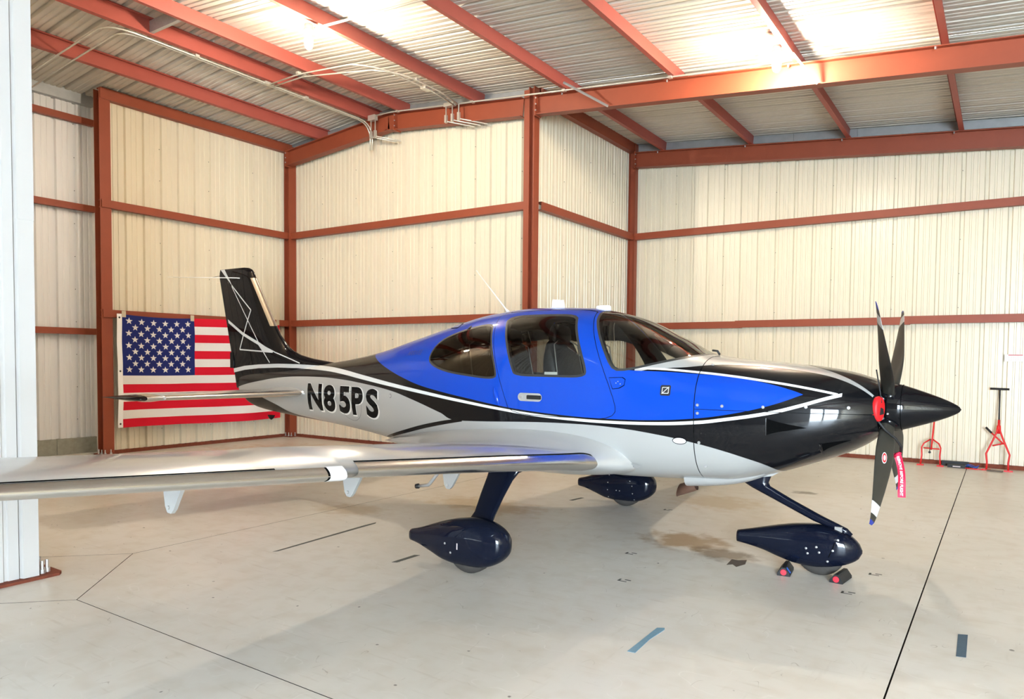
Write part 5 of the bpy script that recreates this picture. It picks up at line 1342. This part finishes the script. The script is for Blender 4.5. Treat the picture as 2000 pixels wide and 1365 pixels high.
# ---- boarding step, antennas
g = G(); g.add(*tube([(-4.13, YC-.50, .68), (-4.26, YC-.62, .525), (-4.345, YC-.63, .425), (-4.365, YC-.63, .41), (-4.49, YC-.63, .387)], [.016, .016, .016, .016, .015], 10)); sp_ = part(g.mk('boarding_step', 'silver_paint', AC, True), 'silver tubular boarding step')
g = G(); g.add(*lathe((-4.48, YC-.63, .389), (-.12, -.02, -.02), [(0, .024), (.03, .022), (.032, .006)], 12)); g.mk('step_end', 'black_rubber', sp_, True)
g = G(); g.add(*tube([(-3.90, YC, 2.00), (-3.95, YC, 2.055), (-4.30, YC, 2.438)], [.022, .007, .003], 8)); part(g.mk('whip_antenna', 'white_plastic', AC, True), 'thin white whip antenna on the cabin roof')
g = G(); g.add(*plate([(-3.435, YC-.012, 2.02), (-3.425, YC-.012, 2.118), (-3.37, YC-.012, 2.118), (-3.365, YC-.012, 2.112), (-3.318, YC-.012, 2.112), (-3.295, YC-.012, 2.02)], (0, .024, 0))); part(g.mk('blade_antenna', 'white_plastic', AC), 'white blade antenna on the cabin roof')
g = G(); R = [[(-2.913+.072*k*math.cos(a), YC+.045*k*math.sin(a), z) for a in np.linspace(0, 2*math.pi, 25)[:-1]] for k, z in ((1, 1.99), (1, 2.035), (.92, 2.046), (.7, 2.05))]
g.add(*rings(R)); part(g.mk('gps_antenna', 'white_plastic', AC, True), 'flat white antenna puck above the windshield')

# ================================================================== loose things around the aircraft
# red inlet plugs with wire stalks
for s_, lab in ((-1, 'red engine inlet plug on the near side of the spinner'), (1, 'red engine inlet plug on the far side of the spinner')):
    c = np.array((-0.725, YC+s_*.268, 1.262)); ax = np.array((.95, s_*.30, 0.0)); ax /= np.linalg.norm(ax); u = np.array((-ax[1], ax[0], 0))
    e = tag(empty('inlet_plug', tuple(c)), lab, 'inlet plug', 'inlet plugs')
    R = [[c+ax*d+k*(.066*math.cos(a)*u+.088*math.sin(a)*np.array((0, 0, 1.0))) for a in np.linspace(0, 2*math.pi, 29)[:-1]] for d, k in ((0, .98), (.035, .98), (.046, .93), (.05, .80), (.05, .05))]
    g = G(); g.add(*rings(R)); pl = g.mk('plug_body', 'plug_red', e, True)
    q = c+ax*.05; g = G(); g.add(*tube([q+np.array((0, 0, .04)), q+np.array((-.01, 0, .12)), q+np.array((-.035, s_*.01, .265))], .0045, 6)); part(g.mk('flag_stalk', 'black_rubber', e, True), 'thin black stalk')
    g = G(); g.add(*plate([q+u*a+np.array((0, 0, b)) for a, b in ((-.02, -.04), (.03, -.035), (.02, .0), (-.01, .01))], ax*.006)); g.mk('plug_handle', 'black_rubber', e)
# cord linking the plugs under the spinner and the warning streamer
cl = [(-.715, YC-.26, 1.20), (-.66, YC-.22, 1.12), (-.60, YC-.17, 1.06), (-.57, YC-.10, 1.00), (-.575, YC-.06, .955)]
g = G(); g.add(*tube(cl, .009, 8)); tag(g.mk('plug_cord', 'black_rubber', smooth=True), 'black cord from the inlet plug to the red streamer', 'cord')
def streamer():
    e = tag(empty('warning_streamer', (-.58, YC-.06, .95)), 'red warning streamer hanging below the spinner', 'streamer')
    # hangs in a plane that faces the camera side, slightly curled
    def P(s, t):
        z = .945-.30*t; x = -.60+.050*t+.012*math.sin(4*t)+.048*(s-.5); y = YC-.06-.02*t+.012*math.sin(5*t+2*s)
        return (x, y, z)
    n, m_ = 24, 4
    v = [P(i/m_, j/n) for j in range(n+1) for i in range(m_+1)]; f = [(j*(m_+1)+i, (j+1)*(m_+1)+i, (j+1)*(m_+1)+i+1, j*(m_+1)+i+1) for j in range(n) for i in range(m_)]
    v2 = [(x, y+.0015, z) for x, y, z in v]; nn = len(v)
    mk('ribbon', v+v2, f+[tuple(q+nn for q in r[::-1]) for r in f], 'ribbon_red', e, True)
    tv, tf = text_polys('REMOVE BEFORE FLIGHT', 0.0245, 0.0006)
    wd = max(p[0] for p in tv)
    vv = []
    for a, b in tv:
        t = .06+.90*a/wd; s = .32+b/.048
        p = P(s, t); vv.append((p[0], p[1]-.002, p[2]))
    mk('lettering', vv, tf, 'letter_white', e)
    kn = [(-.575, YC-.06, .955), (-.592, YC-.075, .945), (-.61, YC-.075, .925), (-.60, YC-.06, .945)]
    g = G(); g.add(*tube(kn, .010, 6)); g.mk('knot', 'ribbon_red', e, True)
streamer()
# wheel chocks
def chock(label, x, y, rz, blue):
    e = tag(empty('wheel_chock', (x, y, 0)), label, 'wheel chock', 'wheel chocks at the nose wheel')
    c, s = math.cos(rz), math.sin(rz)
    def T(a, b, z): return (x+a*c-b*s, y+a*s+b*c, z)
    prof = [(-.045, 0), (.045, 0), (.045, .018), (.012, .062), (-.012, .062), (-.045, .018)]
    v = [T(a, -.11, z) for a, z in prof]+[T(a, .11, z) for a, z in prof]; n = 6
    f = [(i, (i+1) % n, n+(i+1) % n, n+i) for i in range(n)]+[tuple(range(n))[::-1], tuple(range(n, 2*n))]
    g = G(); g.add(v, f); g.mk('chock_body', 'black_rubber', e)
    ctr = T(0, -.111, .028); d = np.array(T(0, -1, 0))-np.array(T(0, 0, 0))
    g = G(); g.add(*lathe(ctr, d, [(0, .022), (.004, .020), (.0045, .004)], 14)); part(g.mk('end_cap', 'chock_red', e), 'red round end cap')
    if blue:
        g = G(); g.add([T(.044, -.10, .020), T(.044, -.06, .020), T(.016, -.06, .0575), T(.016, -.10, .0575)], [(0, 1, 2, 3)]); v3 = g.mk('sticker', 'chock_blue', e); v3.location.x += .002; v3.location.z += .0015
chock('black wheel chock with red end behind the nose wheel', -1.31, 5.62, 0.10, True)
chock('black wheel chock with red end ahead of the nose wheel', -.935, 5.66, -0.12, False)
